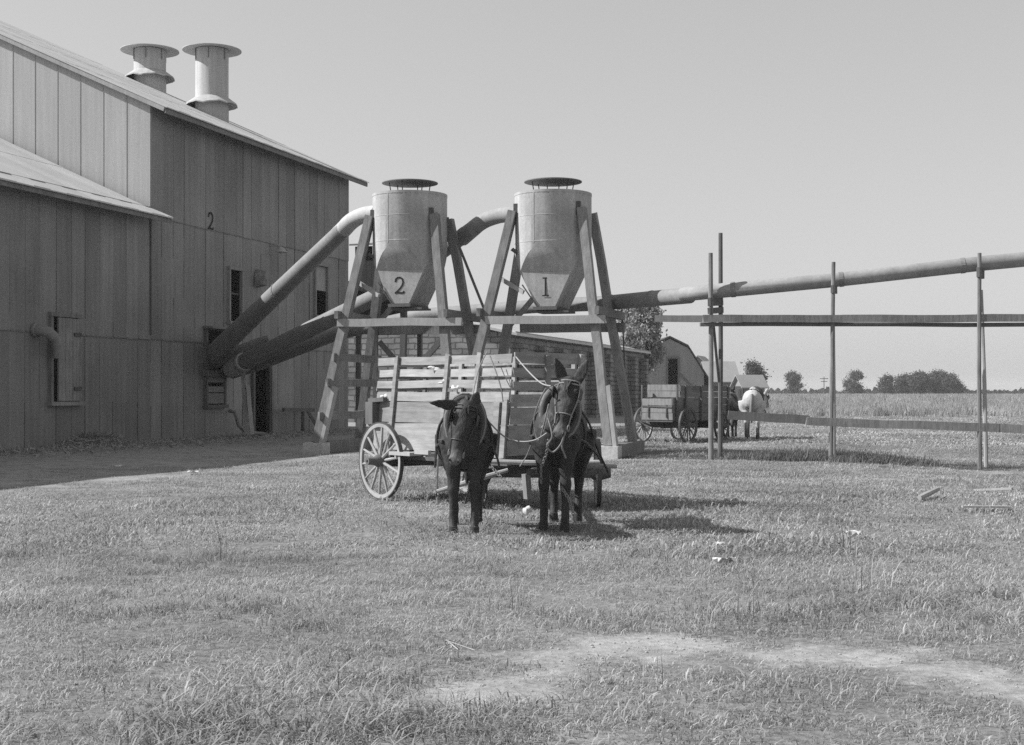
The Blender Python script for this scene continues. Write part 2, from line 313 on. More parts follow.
def scatter(name, label, pts, variants):
    me = bpy.data.meshes.new(name); me.from_pydata([p[:3] for p in pts], [], [])
    for an, typ, k in (('rz', 'FLOAT', 3), ('scl', 'FLOAT', 4), ('vid', 'INT', 5)):
        a = me.attributes.new(an, typ, 'POINT'); a.data.foreach_set('value', np.array([p[k] for p in pts], dtype=np.float32 if typ == 'FLOAT' else np.int32))
    o = bpy.data.objects.new(name, me); COL.objects.link(o); o['kind'] = 'stuff'; o['label'] = label; o['category'] = 'grass'
    g = bpy.data.node_groups.new(name, 'GeometryNodeTree'); L = g.links.new
    g.interface.new_socket('Geometry', in_out='INPUT', socket_type='NodeSocketGeometry'); g.interface.new_socket('Geometry', in_out='OUTPUT', socket_type='NodeSocketGeometry')
    gi = g.nodes.new('NodeGroupInput'); go = g.nodes.new('NodeGroupOutput'); jn = g.nodes.new('GeometryNodeJoinGeometry')
    def na(n_, t):
        x = g.nodes.new('GeometryNodeInputNamedAttribute'); x.data_type = t; x.inputs[0].default_value = n_; return [s for s in x.outputs if s.enabled and s.name == 'Attribute'][0]
    rz, sc, vi = na('rz', 'FLOAT'), na('scl', 'FLOAT'), na('vid', 'INT')
    cx = g.nodes.new('ShaderNodeCombineXYZ'); L(rz, cx.inputs[2]); er = g.nodes.new('FunctionNodeEulerToRotation'); L(cx.outputs[0], er.inputs[0])
    for i, v in enumerate(variants):
        cp = g.nodes.new('FunctionNodeCompare'); cp.data_type = 'INT'; cp.operation = 'EQUAL'
        ii = [s for s in cp.inputs if s.type == 'INT']; L(vi, ii[0]); ii[1].default_value = i
        ob = g.nodes.new('GeometryNodeObjectInfo'); ob.inputs['Object'].default_value = v; ob.inputs['As Instance'].default_value = True
        ip = g.nodes.new('GeometryNodeInstanceOnPoints'); L(gi.outputs[0], ip.inputs['Points']); L(cp.outputs[0], ip.inputs['Selection']); L(ob.outputs['Geometry'], ip.inputs['Instance'])
        L(er.outputs[0], ip.inputs['Rotation']); L(sc, ip.inputs['Scale']); L(ip.outputs[0], jn.inputs[0])
    L(jn.outputs[0], go.inputs[0])
    md = o.modifiers.new('scatter', 'NODES'); md.node_group = g
    return o
stalks = [tuft('dry_stalk', M['grass'], 7, .10, .18, .42, .006, .7, 7) for _ in range(2)]
near = [tuft('blade_tuft', M['grass'], 38, .17, .025, .075, .005, 1.5) for _ in range(3)] + [tuft('blade_tuft', M['grass'], 26, .16, .05, .14, .005, 1.5) for _ in range(2)]
midv = [tuft('mid_tuft', M['grass'], 46, .28, .03, .08, .011, 1.5) for _ in range(3)] + [tuft('mid_tuft', M['grass'], 30, .28, .05, .13, .010, 1.5) for _ in range(2)]
farv = [tuft('far_tuft', M['grass'], 50, .62, .05, .11, .03, 1.4) for _ in range(3)] + [tuft('far_tuft', M['grass'], 40, .6, .08, .17, .028, 1.3) for _ in range(2)]
def grass_points(y0, y1, dens, smin, smax, tall=1.0):
    pts = []; n = int(dens * (y1-y0) * (y0+y1) * .40 + dens * (y1-y0) * 3)
    for _ in range(n):
        y = math.sqrt(random.uniform(y0*y0, y1*y1)); x = random.uniform(-1, 1) * (y*.40 + 1.2)
        b = bare(x, y)
        if b > .4 and random.random() < min(.94, (b-.25)*1.5): continue
        rx, ry = x+11.3, y-43
        if rx*.957-ry*.29 < .3: continue
        l = .5 + .5*mnoise.noise((x*.22, y*.22, 9)) + .35*mnoise.noise((x*.8, y*.8, 2))
        nn = mnoise.noise((x*.55, y*.55, 17)) + .6*mnoise.noise((x*1.7, y*1.7, 23)); pt_ = .07 + .75*sst(.02, .5, nn + (.08 if y < 8.6 and x < .5 else 0)); tall = random.random() < pt_ and b < .5
        v = 3 + random.randrange(2) if tall else random.randrange(3)
        if random.random() < .008: v = 5 + random.randrange(2)
        s = random.uniform(smin, smax) * (.72 + .55*l) * (1 - .55*b)
        if tall: s *= 1.05 + .35*pt_
        pts.append((x, y, gz(x, y) - .005, random.uniform(0, 6.283), s, v))
    return pts
scatter('grass', 'short sunlit grass nearest the camera beside the dirt path', grass_points(4.8, 13.5, 62, .75, 1.3), near + stalks)
scatter('pasture_grass', 'mown pasture grass round the wagon and mules', grass_points(13.5, 42, 24, .75, 1.25), midv + stalks)
scatter('distant_grass', 'mown pasture beyond the trestle up to the tall weeds', grass_points(42, 92, 5.0, .8, 1.2), farv + stalks)
# rank weeds along the trestle line, darkened to deepen the shadow there, taller weeds in the field beyond
weeds = [tuft('weed_tuft', M['weed'], 60, .55, .35, .95, .03, .6, 16) for _ in range(3)]
pts = []
for _ in range(9000):
    y = math.sqrt(random.uniform(86**2, 330**2)); x = random.uniform(-.02, .47) * y
    if y < 150 and x < 15 + (y-86)*.1: continue
    pts.append((x, y, 0, random.uniform(0, 6.28), random.uniform(.8, 1.25)*(1 if y < 150 else 1.5), random.randrange(3)))
scatter('field_weeds', 'tall pale weeds filling the field below the far trees', pts, weeds)
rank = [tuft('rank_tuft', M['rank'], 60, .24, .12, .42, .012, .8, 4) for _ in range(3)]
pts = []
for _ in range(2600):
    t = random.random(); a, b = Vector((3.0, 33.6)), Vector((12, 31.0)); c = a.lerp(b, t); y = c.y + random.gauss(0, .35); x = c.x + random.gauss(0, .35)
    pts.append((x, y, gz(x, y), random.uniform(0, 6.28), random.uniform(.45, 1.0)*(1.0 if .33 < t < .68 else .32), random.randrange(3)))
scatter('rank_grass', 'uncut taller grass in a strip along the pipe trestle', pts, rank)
#@@PART2
# ------------------------------------------------------------------ the gin: tall iron-clad house with a lower wing
P0 = Vector((-11.3, 43, 0)); RZ = math.atan2(.957, .29)
gin = thing('gin_building', 'tall iron-clad gin building with pitched tin roofs and two roof ventilators', 'building', P0, RZ)
def tpx(px): k = (px-512)/F; return (11.3+43*k)/(.29-.957*k)
def zt(t, py): return EYE + (HZ-py)/F*(43+.957*t)
def sheet_wall(mb, t0, t1, rows, holes, width=.68, top=None, seed=1):
    rs = random.Random(seed); e = [t0]
    while e[-1] < t1 - .3: e.append(min(t1, e[-1] + width*rs.uniform(.92, 1.08)))
    if e[-1] < t1: e[-1] = t1
    tb = sorted(set(e + [v for h in holes for v in h[:2]])); zb = sorted(set(rows + [v for h in holes for v in h[2:]]))
    info = {}
    for i in range(len(tb)-1):
        for k in range(len(zb)-1):
            tc, zc = (tb[i]+tb[i+1])/2, (zb[k]+zb[k+1])/2
            if any(h[0] < tc < h[1] and h[2] < zc < h[3] for h in holes): continue
            si = max(j for j in range(len(e)) if e[j] <= tc + 1e-6); ri = max(j for j in range(len(rows)) if rows[j] <= zc + 1e-6)
            if (si, ri) not in info: info[(si, ri)] = (.004*(si % 2) + .012*ri + rs.uniform(0, .002), rs.uniform(-.004, .004), rs.uniform(-.002, .002), rs.random())
            o, tl, zl, tn = info[(si, ri)]
            c0 = (e[si] + e[min(si+1, len(e)-1)])/2
            q = lambda t, z: (t, -(o + tl*(t-c0) + zl*(z-rows[ri])), z)
            mb.add([q(tb[i], zb[k]), q(tb[i+1], zb[k]), q(tb[i+1], zb[k+1]), q(tb[i], zb[k+1])], [(0,1,2,3)], tn)
            if abs(tb[i]-e[si]) < 1e-6 and rs.random() < .55: mb.box((tb[i], -o-.008, (zb[k]+zb[k+1])/2), (rs.uniform(.012,.03), .008, zb[k+1]-zb[k]-.01), 0, 0, max(-.4, tn-rs.choice((.1,.2,.35,.8))))
            if ri > 0 and abs(zb[k]-rows[ri]) < 1e-6: mb.box(((tb[i]+tb[i+1])/2, -o-.012, zb[k]-.015+rs.uniform(-.012,.012)), (tb[i+1]-tb[i]-.05, .012, .03), 0, 0, tn-.5)
            if ri == 0 and zb[k] == 0 and rs.random() < .7: mb.add([q(tb[i], -.1), q(tb[i+1], -.1), q(tb[i+1], .0), q(tb[i], .0)], [(0,1,2,3)], tn)
holes = {}
def hole(n, x0, x1, y0, y1=None):
    t0, t1 = tpx(x0), tpx(x1); tm = (t0+t1)/2; holes[n] = (t0, t1, zt(tm, y1) if y1 else 0.0, zt(tm, y0)); return holes[n]
h1 = hole('window', 228, 240, 270, 322); h2 = hole('window2', 314, 326, 266, 316); h3 = hole('door', 252, 267, 367); h4 = hole('inlet', 205, 222, 330, 405); h5 = hole('hatch', 50, 77, 317, 402)
mb = MB(); sheet_wall(mb, 0, 15.3, [0, 3.27, 7.1, 10.72], [h1, h2, h3, h4], seed=3); mb.build('facade_wall', M['sheet'], gin)
mb = MB(); sheet_wall(mb, -26, -.004, [0, 3.25, 7.38], [h5], seed=5); mb.build('wing_wall', M['sheet'], gin)
RB, WB, PT, RS = 10.75, 7.36, .45, 17.0
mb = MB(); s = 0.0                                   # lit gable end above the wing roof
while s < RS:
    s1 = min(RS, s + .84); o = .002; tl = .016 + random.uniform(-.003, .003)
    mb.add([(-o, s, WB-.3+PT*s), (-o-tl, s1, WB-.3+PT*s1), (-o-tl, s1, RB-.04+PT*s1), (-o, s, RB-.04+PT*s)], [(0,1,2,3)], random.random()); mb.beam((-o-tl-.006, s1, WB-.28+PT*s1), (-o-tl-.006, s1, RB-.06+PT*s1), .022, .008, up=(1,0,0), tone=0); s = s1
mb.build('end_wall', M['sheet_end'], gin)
mb = MB()                                           # far gable, back walls, near wing gable
mb.add([(15.3,0,0),(15.3,2*RS,0),(15.3,2*RS,RB),(15.3,RS,RB+PT*RS),(15.3,0,RB)], [(0,1,2,3,4)])
mb.add([(-26,2*RS,0),(15.3,2*RS,0),(15.3,2*RS,RB),(-26,2*RS,WB)], [(0,1,2,3)])
mb.add([(-26,0,0),(-26,2*RS,0),(-26,2*RS,WB),(-26,RS,WB+PT*RS),(-26,0,WB)], [(0,1,2,3,4)])
mb.add([(-.003,RS,WB+PT*RS),(-.003,2*RS,WB),(-.003,2*RS,RB),(-.003,RS,RB+PT*RS)], [(0,1,2,3)])
mb.build('rear_wall', M['sheet'], gin)
def roof(name, t0, t1, zb, over):
    mb = MB(); t = t0; k = 0
    while t < t1 - .05:
        t2 = min(t1, t + .72); up = .012*(k % 2) + random.uniform(0, .006)
        for (a, b) in ((-over, RS), (2*RS+over, RS)):
            cuts = [a + (b-a)*f for f in (0, .21+random.uniform(-.004,.004), .45, .72, 1)] if a < b else [a, b]
            for i in range(len(cuts)-1):
                sa, sb = cuts[i], cuts[i+1]; za, zc = zb+PT*(sa if a < b else 2*RS-sa), zb+PT*(sb if a < b else 2*RS-sb); u2 = up + .008*i
                va = [(t, sa, za+u2), (t2, sa, za+u2), (t2, sb, zc+u2), (t, sb, zc+u2)]; vb = [(x, y, z-.03-u2) for x, y, z in va]
                mb.add(va+vb, [(0,1,2,3),(7,6,5,4),(0,4,5,1),(1,5,6,2),(2,6,7,3),(3,7,4,0)], random.random())
        t = t2; k += 1
    return mb.build(name, M['roof'], gin)
roof('main_roof', -.20, 15.9, RB, .70)
roof('wing_roof', -26.3, -.21, WB, .74)
mb = MB()
mb.add([(-.21,-.74,WB-PT*.74+.02),(.12,-.74,WB-PT*.74+.02),(.12,-.03,WB-.01),(-.21,-.03,WB-.01),(-.21,-.74,WB-PT*.74-.03),(.12,-.74,WB-PT*.74-.03),(.12,-.03,WB-.06),(-.21,-.03,WB-.06)], [(0,1,2,3),(7,6,5,4),(0,4,5,1),(1,5,6,2),(2,6,7,3),(3,7,4,0)])
mb.build('wing_roof_end', M['roof'], gin)
mb = MB(); mb.beam((-.18,-.62,RB-.42),(15.85,-.62,RB-.42), .05, .16); mb.beam((15.84,-.6,RB-.4),(15.84,RS,RB+PT*RS-.13), .05, .16); mb.build('eave_board', M['timber'], gin)
mb = MB(); mb.beam((-26.2,-.66,WB-.42),(.10,-.66,WB-.42), .05, .15); mb.build('eave_board', M['timber'], gin)
mb = MB(); mb.beam((-.17,-.6,RB-.38),(-.17,RS,RB+PT*RS-.12), .04, .14); mb.build('rake_board', M['timber_pale'], gin)
for i in range(47):                                 # rafter tails
    mb = MB()
    if i < 19: t = .5 + .8*i; mb.beam((t,-.6,RB-.37),(t,.1,RB-.06), .06, .12)
    else: t = -.6 - .9*(i-19); mb.beam((t,-.64,WB-.39),(t,.1,WB-.06), .06, .12)
    mb.build('rafter_tail', M['timber_dark'], gin)
mb = MB(); mb.box((-.03,-.035,5.4), (.07,.05,4.0)); mb.build('corner_board', M['timber_dark'], gin)
def ventilator(t, s, r, zs, rs_, zc, rc, label):
    z0 = RB + PT*s - r*PT - .1
    b = MB(); b.lathe([(r, z0), (r, (zs+z0)/2), (r, zs), (r*.985, zs+.02), (r*.985, zc+.0)], (t, s, 0), n=40)
    o = b.build('ventilator_stack', M['vent'], gin, True, label)
    b = MB(); b.lathe([(r*1.0, zs+.16), (rs_, zs-.12), (rs_, zs-.17), (r*1.02, zs+.02)], (t, s, 0), n=40)
    for i in range(40):                              # bent, uneven lower edge
        pass
    vv = []
    for (x, y, z) in b.v:
        a = math.atan2(y-s, x-t); q = math.hypot(x-t, y-s)
        vv.append((x, y, z + (.025*math.sin(3*a+1)+.025*math.sin(7*a)+.015*math.sin(13*a)) * (1 if q > r*1.2 else 0)))
    b.v = vv; b.build('storm_collar', M['vent'], o, True)
    b = MB(); b.lathe([(.02, zc+.13), (rc*.5, zc+.08), (rc, zc), (rc, zc-.03), (rc*.5, zc+.03), (.02, zc+.05)], (t, s, 0), n=48); b.build('rain_cap', M['vent'], o, True)
    for k in range(6):
        b = MB(); a = k*math.pi/3 + .3; b.beam((t+r*1.01*math.cos(a), s+r*1.01*math.sin(a), zc-.45), (t+r*1.01*math.cos(a), s+r*1.01*math.sin(a), zc+.05), .05, .02); b.build('cap_strap', M['rust'], o)
ventilator(14.6, 9.0, .69, 15.32, 1.05, 16.38, 1.24, 'shorter ventilator stack higher up the roof')
ventilator(11.98, 4.53, .67, 13.36, 1.02, 15.45, 1.18, 'taller ventilator stack nearer the eave')
# openings
def frame(h, wd=.10, dep=.12, m='timber_mid', name='window_frame', sill=True, par=gin):
    b = MB(); t0, t1, z0, z1 = h; y = -.05
    b.box((t0-wd/2+.02, y, (z0+z1)/2), (wd, dep, z1-z0)); b.box((t1+wd/2-.02, y, (z0+z1)/2), (wd, dep, z1-z0)); b.box(((t0+t1)/2, y-.004, z1+wd/2-.01), (t1-t0+2*wd, dep+.03, wd))
    if sill: b.box(((t0+t1)/2, y-.03, z0-wd/2+.01), (t1-t0+2*wd+.06, dep+.08, wd))
    return b.build(name, M[m], par)
f = frame(h1); b = MB(); t0, t1, z0, z1 = h1; b.box(((t0+t1)/2-.15, .06, (z0+z1)/2), (.05, .04, z1-z0)); b.box(((t0+t1)/2, .07, z0+.55*(z1-z0)), (t1-t0, .04, .06)); b.build('sash_bar', M['timber_dark'], f)
f = frame(h2); t0, t1, z0, z1 = h2; b = MB(); b.box(((t0+t1)/2, .02, z1-.24*(z1-z0)-.02), (t1-t0-.04, .03, .48*(z1-z0))); b.build('board_shutter', M['timber_pale'], f)
f = frame(h3, .14, .16, 'timber_dark', 'door_frame', False); t0, t1, z0, z1 = h3
b = MB(); b.beam((t1+.16, -.14, 0), (t1+.10, -.14, z1+.1), .09, .06); b.beam((t1+.32, -.10, 0), (t1+.30, -.10, z1-.5), .08, .05); b.build('door_post', M['timber'], gin)
b = MB(); b.beam((t1-.02,-.12,.02), (t1-.02,-.12,z1-.04), .62, .04, up=(.55,-1,0)); b.build('open_door', M['timber_dark'], gin)
f = frame(h4, .12, .14, 'timber_dark', 'inlet_frame'); t0, t1, z0, z1 = h4
b = MB()
for fz, hh in ((.02, .35), (.17, .2), (.30, .3)): b.box(((t0+t1)/2, -.06, z0+fz*(z1-z0)+hh/2), (t1-t0+.05, .06, hh))
b.build('inlet_boards', M['timber'], f)
b = MB(); b.box(((t0+t1)/2, -.16, z0+.42*(z1-z0)), (t1-t0+.55, .24, .2)); b.build('inlet_shelf', M['timber_dark'], f)
b = MB(); b.box(((t0+t1)/2+.1,-.2, z1+.06), (t1-t0+.5, .36, .07)); b.build('inlet_hood', M['timber'], f)
f = frame(h5, .11, .12, 'timber', 'hatch_frame'); t0, t1, z0, z1 = h5
b = MB(); n_ = 6; x0 = t0+.24
for k in range(n_): wdt = (t1-x0-.02)/n_; b.box((x0+wdt*(k+.5), -.085+.004*(k % 2), (z0+z1)/2), (wdt-.012, .05, z1-z0-.06))
hd = b.build('hatch_door', M['timber_mid'], gin, label='board hatch door standing a little open')
for fz in (.16, .8): b = MB(); b.box((t1-.14, -.13, z0+fz*(z1-z0)), (.34, .04, .10)); b.build('hinge', M['iron'], hd)
b = MB(); tE = tpx(34); zE = zt(tE, 331); b.tube([(tE,.2,zE+.02),(tE,-.22,zE+.02),(tE+.10,-.38,zE-.03),(tE+.32,-.42,zE-.18),(tE+.46,-.42,zE-.42),(tE+.50,-.42,zE-.72)], [.15,.15,.155,.155,.15,.165], 14); b.build('elbow_flue', M['pipe_dull'], gin, True)
b = MB(); b.lathe([(.155,0),(.2,.03),(.2,.09),(.16,.11)], (tE,-.12,zE+.02), (0,1,0), 16); b.build('flue_collar', M['rust'], gin)
b = MB(); tC = tpx(255); zC = zt(tC, 279); b.add([(tC-.14,-.05,zC+.1),(tC+.2,-.05,zC+.1),(tC+.03,-.05,zC+.38),(tC+.03,-.42,zC+.26),(tC-.16,-.4,zC-.22),(tC+.22,-.4,zC-.22),(tC+.22,-.05,zC-.3),(tC-.16,-.05,zC-.3)], [(0,2,3,4),(1,5,3,2),(4,3,5),(4,5,6,7),(0,4,7),(1,6,5)]); b.build('wall_cowl', M['rust'], gin)
b = MB(); tL = tpx(270); zL = zt(tL, 253); b.tube([(tL,.0,zL+.25),(tL,-.3,zL+.3),(tL,-.45,zL+.2)], .025, 8); b.lathe([(.05,.2),(.2,.05),(.21,.02)], (tL,-.45,zL), n=16); b.ball((tL,-.45,zL+.02), .07); b.build('yard_lamp', M['vent'], gin)
b = MB(); tN = tpx(209.5); zN0, zN1 = zt(tN, 229), zt(tN, 213); hN = zN1-zN0
def digit2(cx, z0, h, mk):                          # hand-lettered 2 from a run of points
    w_ = h*.62; base = [(-.42,.74),(-.36,.90),(-.15,1.0),(.12,1.0),(.36,.9),(.44,.72),(.36,.52),(.1,.30),(-.2,.12),(-.46,0),(-.15,.03),(.25,0),(.46,.02),(.5,.10)]
    return [mk(cx+x*w_, z0+z*h) for x, z in base]
stroke(b, digit2(tN, zN0, hN, lambda x, z: (x, 0, z)), .065, (0,-1,0), .05); b.build('painted_number', M['black'], gin, label='dark painted number 2 on the shaded iron wall')
b = MB(); tB = tpx(302); b.beam((tpx(271),-.5,.95),(tB,-.5,.9), .1, .14); b.beam((tpx(291),-.5,.0),(tpx(291),-.5,.85), .1, .12); b.beam((tpx(300),-.9,.0),(tpx(296),-.5,.85), .1, .1); b.build('guard_rail', M['timber_dark'], gin)
b = MB(); b.tube([(tpx(227),-.1,.95),(tpx(226),-.35,.9),(tpx(227),-.45,.45),(tpx(231),-.6,.2),(tpx(241),-.9,.12)], .07, 10); b.build('drain_pipe', M['pipe_dull'], gin, True)

def pipe(name, label, pts, r, m, joints=(), group='tin conveyor pipes'):
    b = MB(); b.tube(pts, r, 20); o = b.build(name, M[m], None, True); tag(o, label, 'pipe', group)
    pts = [Vector(p) for p in pts]
    for i, f_, k in joints:
        a = (pts[i+1]-pts[i]).normalized(); c = pts[i].lerp(pts[i+1], f_); rr = r[i]+(r[i+1]-r[i])*f_ if isinstance(r, (list, tuple)) else r
        q = MB(); q.lathe([(rr*.98,-.05),(rr*k,-.05),(rr*k,.05),(rr*.98,.05)], c, a, 20)
        if k > 1.08: q.beam(c+Vector((0,0,rr)), c+Vector((0,0,rr+.14)), .04, .04)
        q.build('joint_band', M['rust'], o)
    return o
def bend(a, b, c, n=5):                             # rounded elbow through b
    a, b, c = Vector(a), Vector(b), Vector(c); return [a.lerp(b, t).lerp(b.lerp(c, t), t) for t in [i/n for i in range(n+1)]]
A = at
pa = [A(205,364,47.2), A(216,352,46.4)] + [A(343,230,37.9)] + bend(A(345,228,37.8), A(356,213.5,37), A(377,213,36.4))
rads = [.42, .34, .225] + [.22,.21,.20,.195,.195,.195]
pipe('conveyor_pipe', 'steep tin pipe rising from the gin wall to the left side of hopper 2', pa, rads, 'pipe_dull', ((1,.55,1.06),(2,.5,1.03)))
q = MB(); q.tube([A(322,251,39.4)]+bend(A(345,228,37.8), A(356,213.5,37), A(377,213,36.4), 8), [r_*1.03 for r_ in (.24,.225,.225,.22,.215,.21,.205,.205,.20,.20)], 20); o = q.build('pipe_elbow', M['vent'], bpy.data.objects['conveyor_pipe'], True)
pb = [A(222,372,47.5), A(240,364,46.2), A(385,292,39.8)] + bend(A(474,228,36.9), A(489,213.5,36.3), A(520,214,35.4))
pipe('conveyor_pipe', 'long slanting tin pipe passing behind hopper 2 up to the left side of hopper 1', pb, [.26,.28,.235,.21,.205,.20,.195,.195,.195], 'pipe_dull', ((0,.5,1.0),(1,.02,1.18),(2,.2,1.05),(2,.9,1.04)))
q = MB(); q.tube([A(231,369,46.8), A(244,361.5,45.9)], .30, 18); q.build('pipe_sleeve', M['vent'], bpy.data.objects['conveyor_pipe.001'], True)
q = MB(); el = [A(462,238,37.4)]+bend(A(474,228,36.9), A(489,213.5,36.3), A(520,214,35.4), 8)
q.tube(el, [.225,.215,.21,.21,.206,.205,.20,.20,.20,.20], 20); q.build('pipe_elbow', M['pipe'], bpy.data.objects['conveyor_pipe.001'], True)
pc = [A(232,372,47.6), A(262,362,46.6), A(336,334,43.8), A(420,315,42.0), A(540,306,38.2), A(600,303.5,36.6), A(690,295.2,33.3)]  # darker tin than the right-hand run stands for the hopper's shade
pipe('conveyor_pipe', 'lowest tin pipe in a tone darkened for hopper shade, running behind both hoppers to the trestle elbow', pc, [.24,.25,.21,.19,.19,.195,.20], 'pipe_dull', ((3,.2,1.05),(4,.4,1.05),(5,.12,1.1),(5,.6,1.05)))
pc = [A(683,294.3,33.4), A(712,291.5,32.6), A(831,280.5,32.0), A(981,263.5,31.3), A(1070,255,31)]
pipe('conveyor_pipe', 'pale tin pipe rising to the right along the top of the pole trestle', pc, [.175,.175,.165,.17,.17], 'pipe', ((1,.18,1.06),(2,.07,1.06),(2,.88,1.06)))
pipe('conveyor_pipe', 'short capped stub of tin pipe pointing right from the wall inlet', [A(214,362,46.9), A(262,342.5,46.2), A(270,338,46)], [.26,.2,.12], 'pipe_dull', ((0,.3,1.04),))
b = MB(); b.beam(A(247,432,46.6)-Vector((0,0,.1)), A(243,372,46.9), .16, .1); b.beam(A(252,432,46.3)-Vector((0,0,.1)), A(247.5,385,46.7), .14, .08); o = b.build('prop_board', M['timber_pale']); tag(o, 'pale boards propping up the slanting pipes beside the gin door', 'prop')

# ------------------------------------------------------------------ cyclone hoppers on timber stands
HRZ = math.atan2(-.29, .957)
def bis(bm, co_, no):
    r_ = bmesh.ops.bisect_plane(bm, geom=bm.verts[:]+bm.edges[:]+bm.faces[:], plane_co=co_, plane_no=no, clear_outer=True)
    ed = [e for e in r_['geom_cut'] if isinstance(e, bmesh.types.BMEdge)]
    if ed: bmesh.ops.edgeloop_fill(bm, edges=ed)
def hopper(number, label, loc, zadj, vl, vr, beam_l, beam_r):
    e = thing('hopper', label, 'hopper', loc, HRZ, 'tin hoppers on timber stands')
    bm = bmesh.new(); bmesh.ops.create_cone(bm, cap_ends=True, segments=72, radius1=.985, radius2=.985, depth=2.03, matrix=Matrix.Translation((0,0,4.62+1.015)))
    k = (.985-.727)/.68
    bis(bm, (0,-.985,5.30), Vector((0,-1,-k)).normalized()); bis(bm, (0,.985,5.30), Vector((0,1,-k)).normalized())
    k2 = .42/.87
    bis(bm, (.665,0,4.62), Vector((1,0,-k2)).normalized()); bis(bm, (-.665,0,4.62), Vector((-1,0,-k2)).normalized())
    me = bpy.data.meshes.new('tank'); bm.to_mesh(me); bm.free(); me.materials.append(M['tank']); me.shade_smooth(); me.set_sharp_from_angle(angle=R(25))
    t_ = bpy.data.objects.new('tank', me); COL.objects.link(t_); t_.parent = e
    b = MB(); b.lathe([(.985,6.58),(.993,6.59),(.993,6.655),(.97,6.66),(.55,6.70),(.45,6.70)], n=48); b.build('tank_rim', M['tank'], t_, True)
    b = MB(); b.beam((-.25,-.957,5.32),(-.25,-.957,6.58), .03, .006, up=(.25,.95,0)); b.build('seam_strip', M['tank'], t_)
    b = MB(); b.lathe([(.984,5.36),(.990,5.365),(.990,5.385),(.984,5.39)], n=60); b.lathe([(.984,6.02),(.989,6.025),(.989,6.04),(.984,6.045)], n=60); b.build('seam_band', M['tank'], t_, True)
    b = MB(); b.loft([[(-.665,-.727,4.617),(.665,-.727,4.617),(.665,.727,4.617),(-.665,.727,4.617)],[(-.245,-.70,3.75),(.245,-.70,3.75),(.245,.70,3.75),(-.245,.70,3.75)]]); c_ = b.build('chute', M['tank'], e)
    b = MB(); b.box((0,-.10,3.70),(.62,1.35,.08)); b.box((.15,-.3,3.62),(.85,.7,.05)); b.tube([(-.6,-.76,4.3),(-.2,-.72,3.72)], .02, 6); b.build('chute_gate', M['timber_dark'], c_)
    b = MB()
    if number == 2: stroke(b, digit2(-.02, 4.02, .40, lambda x, z: (x, -.727+.027*(4.617-z)/.867, z)), .045, (0,-1,0), .006)
    else:
        y_ = -.715; stroke(b, [(.0,y_,4.02),(.0,y_,4.46)], .045, (0,-1,0), .008); stroke(b, [(-.07,y_,4.46),(.03,y_,4.46)], .03, (0,-1,0), .009); stroke(b, [(-.08,y_,4.02),(.08,y_,4.02)], .03, (0,-1,0), .0095)
    b.build('painted_number', M['black'], e, label='black painted number %d' % number)
    b = MB(); b.lathe([(.02,7.03),(.4,7.02),(.74,6.98),(.74,6.96),(.4,6.985),(.02,6.99)], n=48); cp = b.build('rain_cap', M['pipe_dull'], e, True)
    for i in range(6): b = MB(); a = i*math.pi/3+.5; b.tube([(.5*math.cos(a),.5*math.sin(a),6.70),(.55*math.cos(a),.55*math.sin(a),6.985)], .014, 6); b.build('cap_rod', M['iron'], cp)
    for q in list(e.children): q.location.z = zadj
    tops = {}; feet = {}
    for (sx, sy) in ((-1,-1),(1,-1),(-1,1),(1,1)):
        tp = Vector((sx*.90, sy*.56, 6.2)); ft = Vector((vl if sx < 0 else vr, sy*1.4, .28)); tops[sx,sy] = tp; feet[sx,sy] = ft
        b = MB(); b.beam(tp, ft, .21, .23, up=(0,1,0)); b.build('leg', M['timber'], e)
    LP = lambda sx, sy, z: tops[sx,sy].lerp(feet[sx,sy], (6.2-z)/(6.2-.28))
    b = MB(); z_ = 3.40; y_ = LP(1,-1,z_).y-.17; b.beam((beam_l,y_,z_),(beam_r,y_,z_-.02), .12, .20); b.build('cross_beam', M['timber_pale'], e)
    b = MB(); b.beam((beam_l+.25,-y_,z_-.1),(beam_r,-y_,z_-.12), .12, .24); b.build('cross_beam', M['timber'], e)
    for sx in (-1, 1):
        x_ = LP(sx,-1,3.62).x + sx*.0
        b = MB(); b.beam((x_+sx*.16,-1.25,3.60),(x_+sx*.16,1.75 if sx > 0 else 1.3,3.60), .10, .20); b.build('side_beam', M['timber'], e)
        b = MB(); b.box((feet[sx,-1].x, -1.4, .1), (.54, .48, .38)); b.build('footing_block', M['block'], e)
        b = MB(); b.beam((feet[sx,-1].x+.05,-1.13,.17),(feet[sx,1].x+.05,1.85,.15), .34, .32); b.build('sill_log', M['timber'], e)
        b = MB(); p_ = feet[sx,-1]; tpz = LP(sx,-1,1.75); b.beam(tpz+Vector((.17,-.02,0)), p_+Vector((.17,-.02,-.02)), .10, .22, up=(0,1,0)); b.build('splice_board', M['timber_pale'], e)
        b = MB(); tt = tops[sx,-1]; b.box((tt.x-sx*.09, tt.y-.02, 6.2), (.12,.1,.34)); b.build('strap', M['iron'], e)
    # tie beams that carry the tank
    b = MB()
    for y_ in (-.62, .62): pass
    b.beam((-.9,-.66,5.22),(-.62,-.5,5.0), .08, .08); b.build('tank_lug', M['iron'], e)
    # back brace and rod
    b = MB(); b.beam(LP(-1,1,3.3), LP(1,1,5.9)+Vector((0,.12,0)), .10, .12); b.build('brace', M['timber'], e)
    return e, LP
hA, LPA = hopper(2, 'left tin hopper painted with a 2, nearer the gin wall', (-2.70,36.4,0), .15, -2.05, 1.75, -1.58, 1.85)
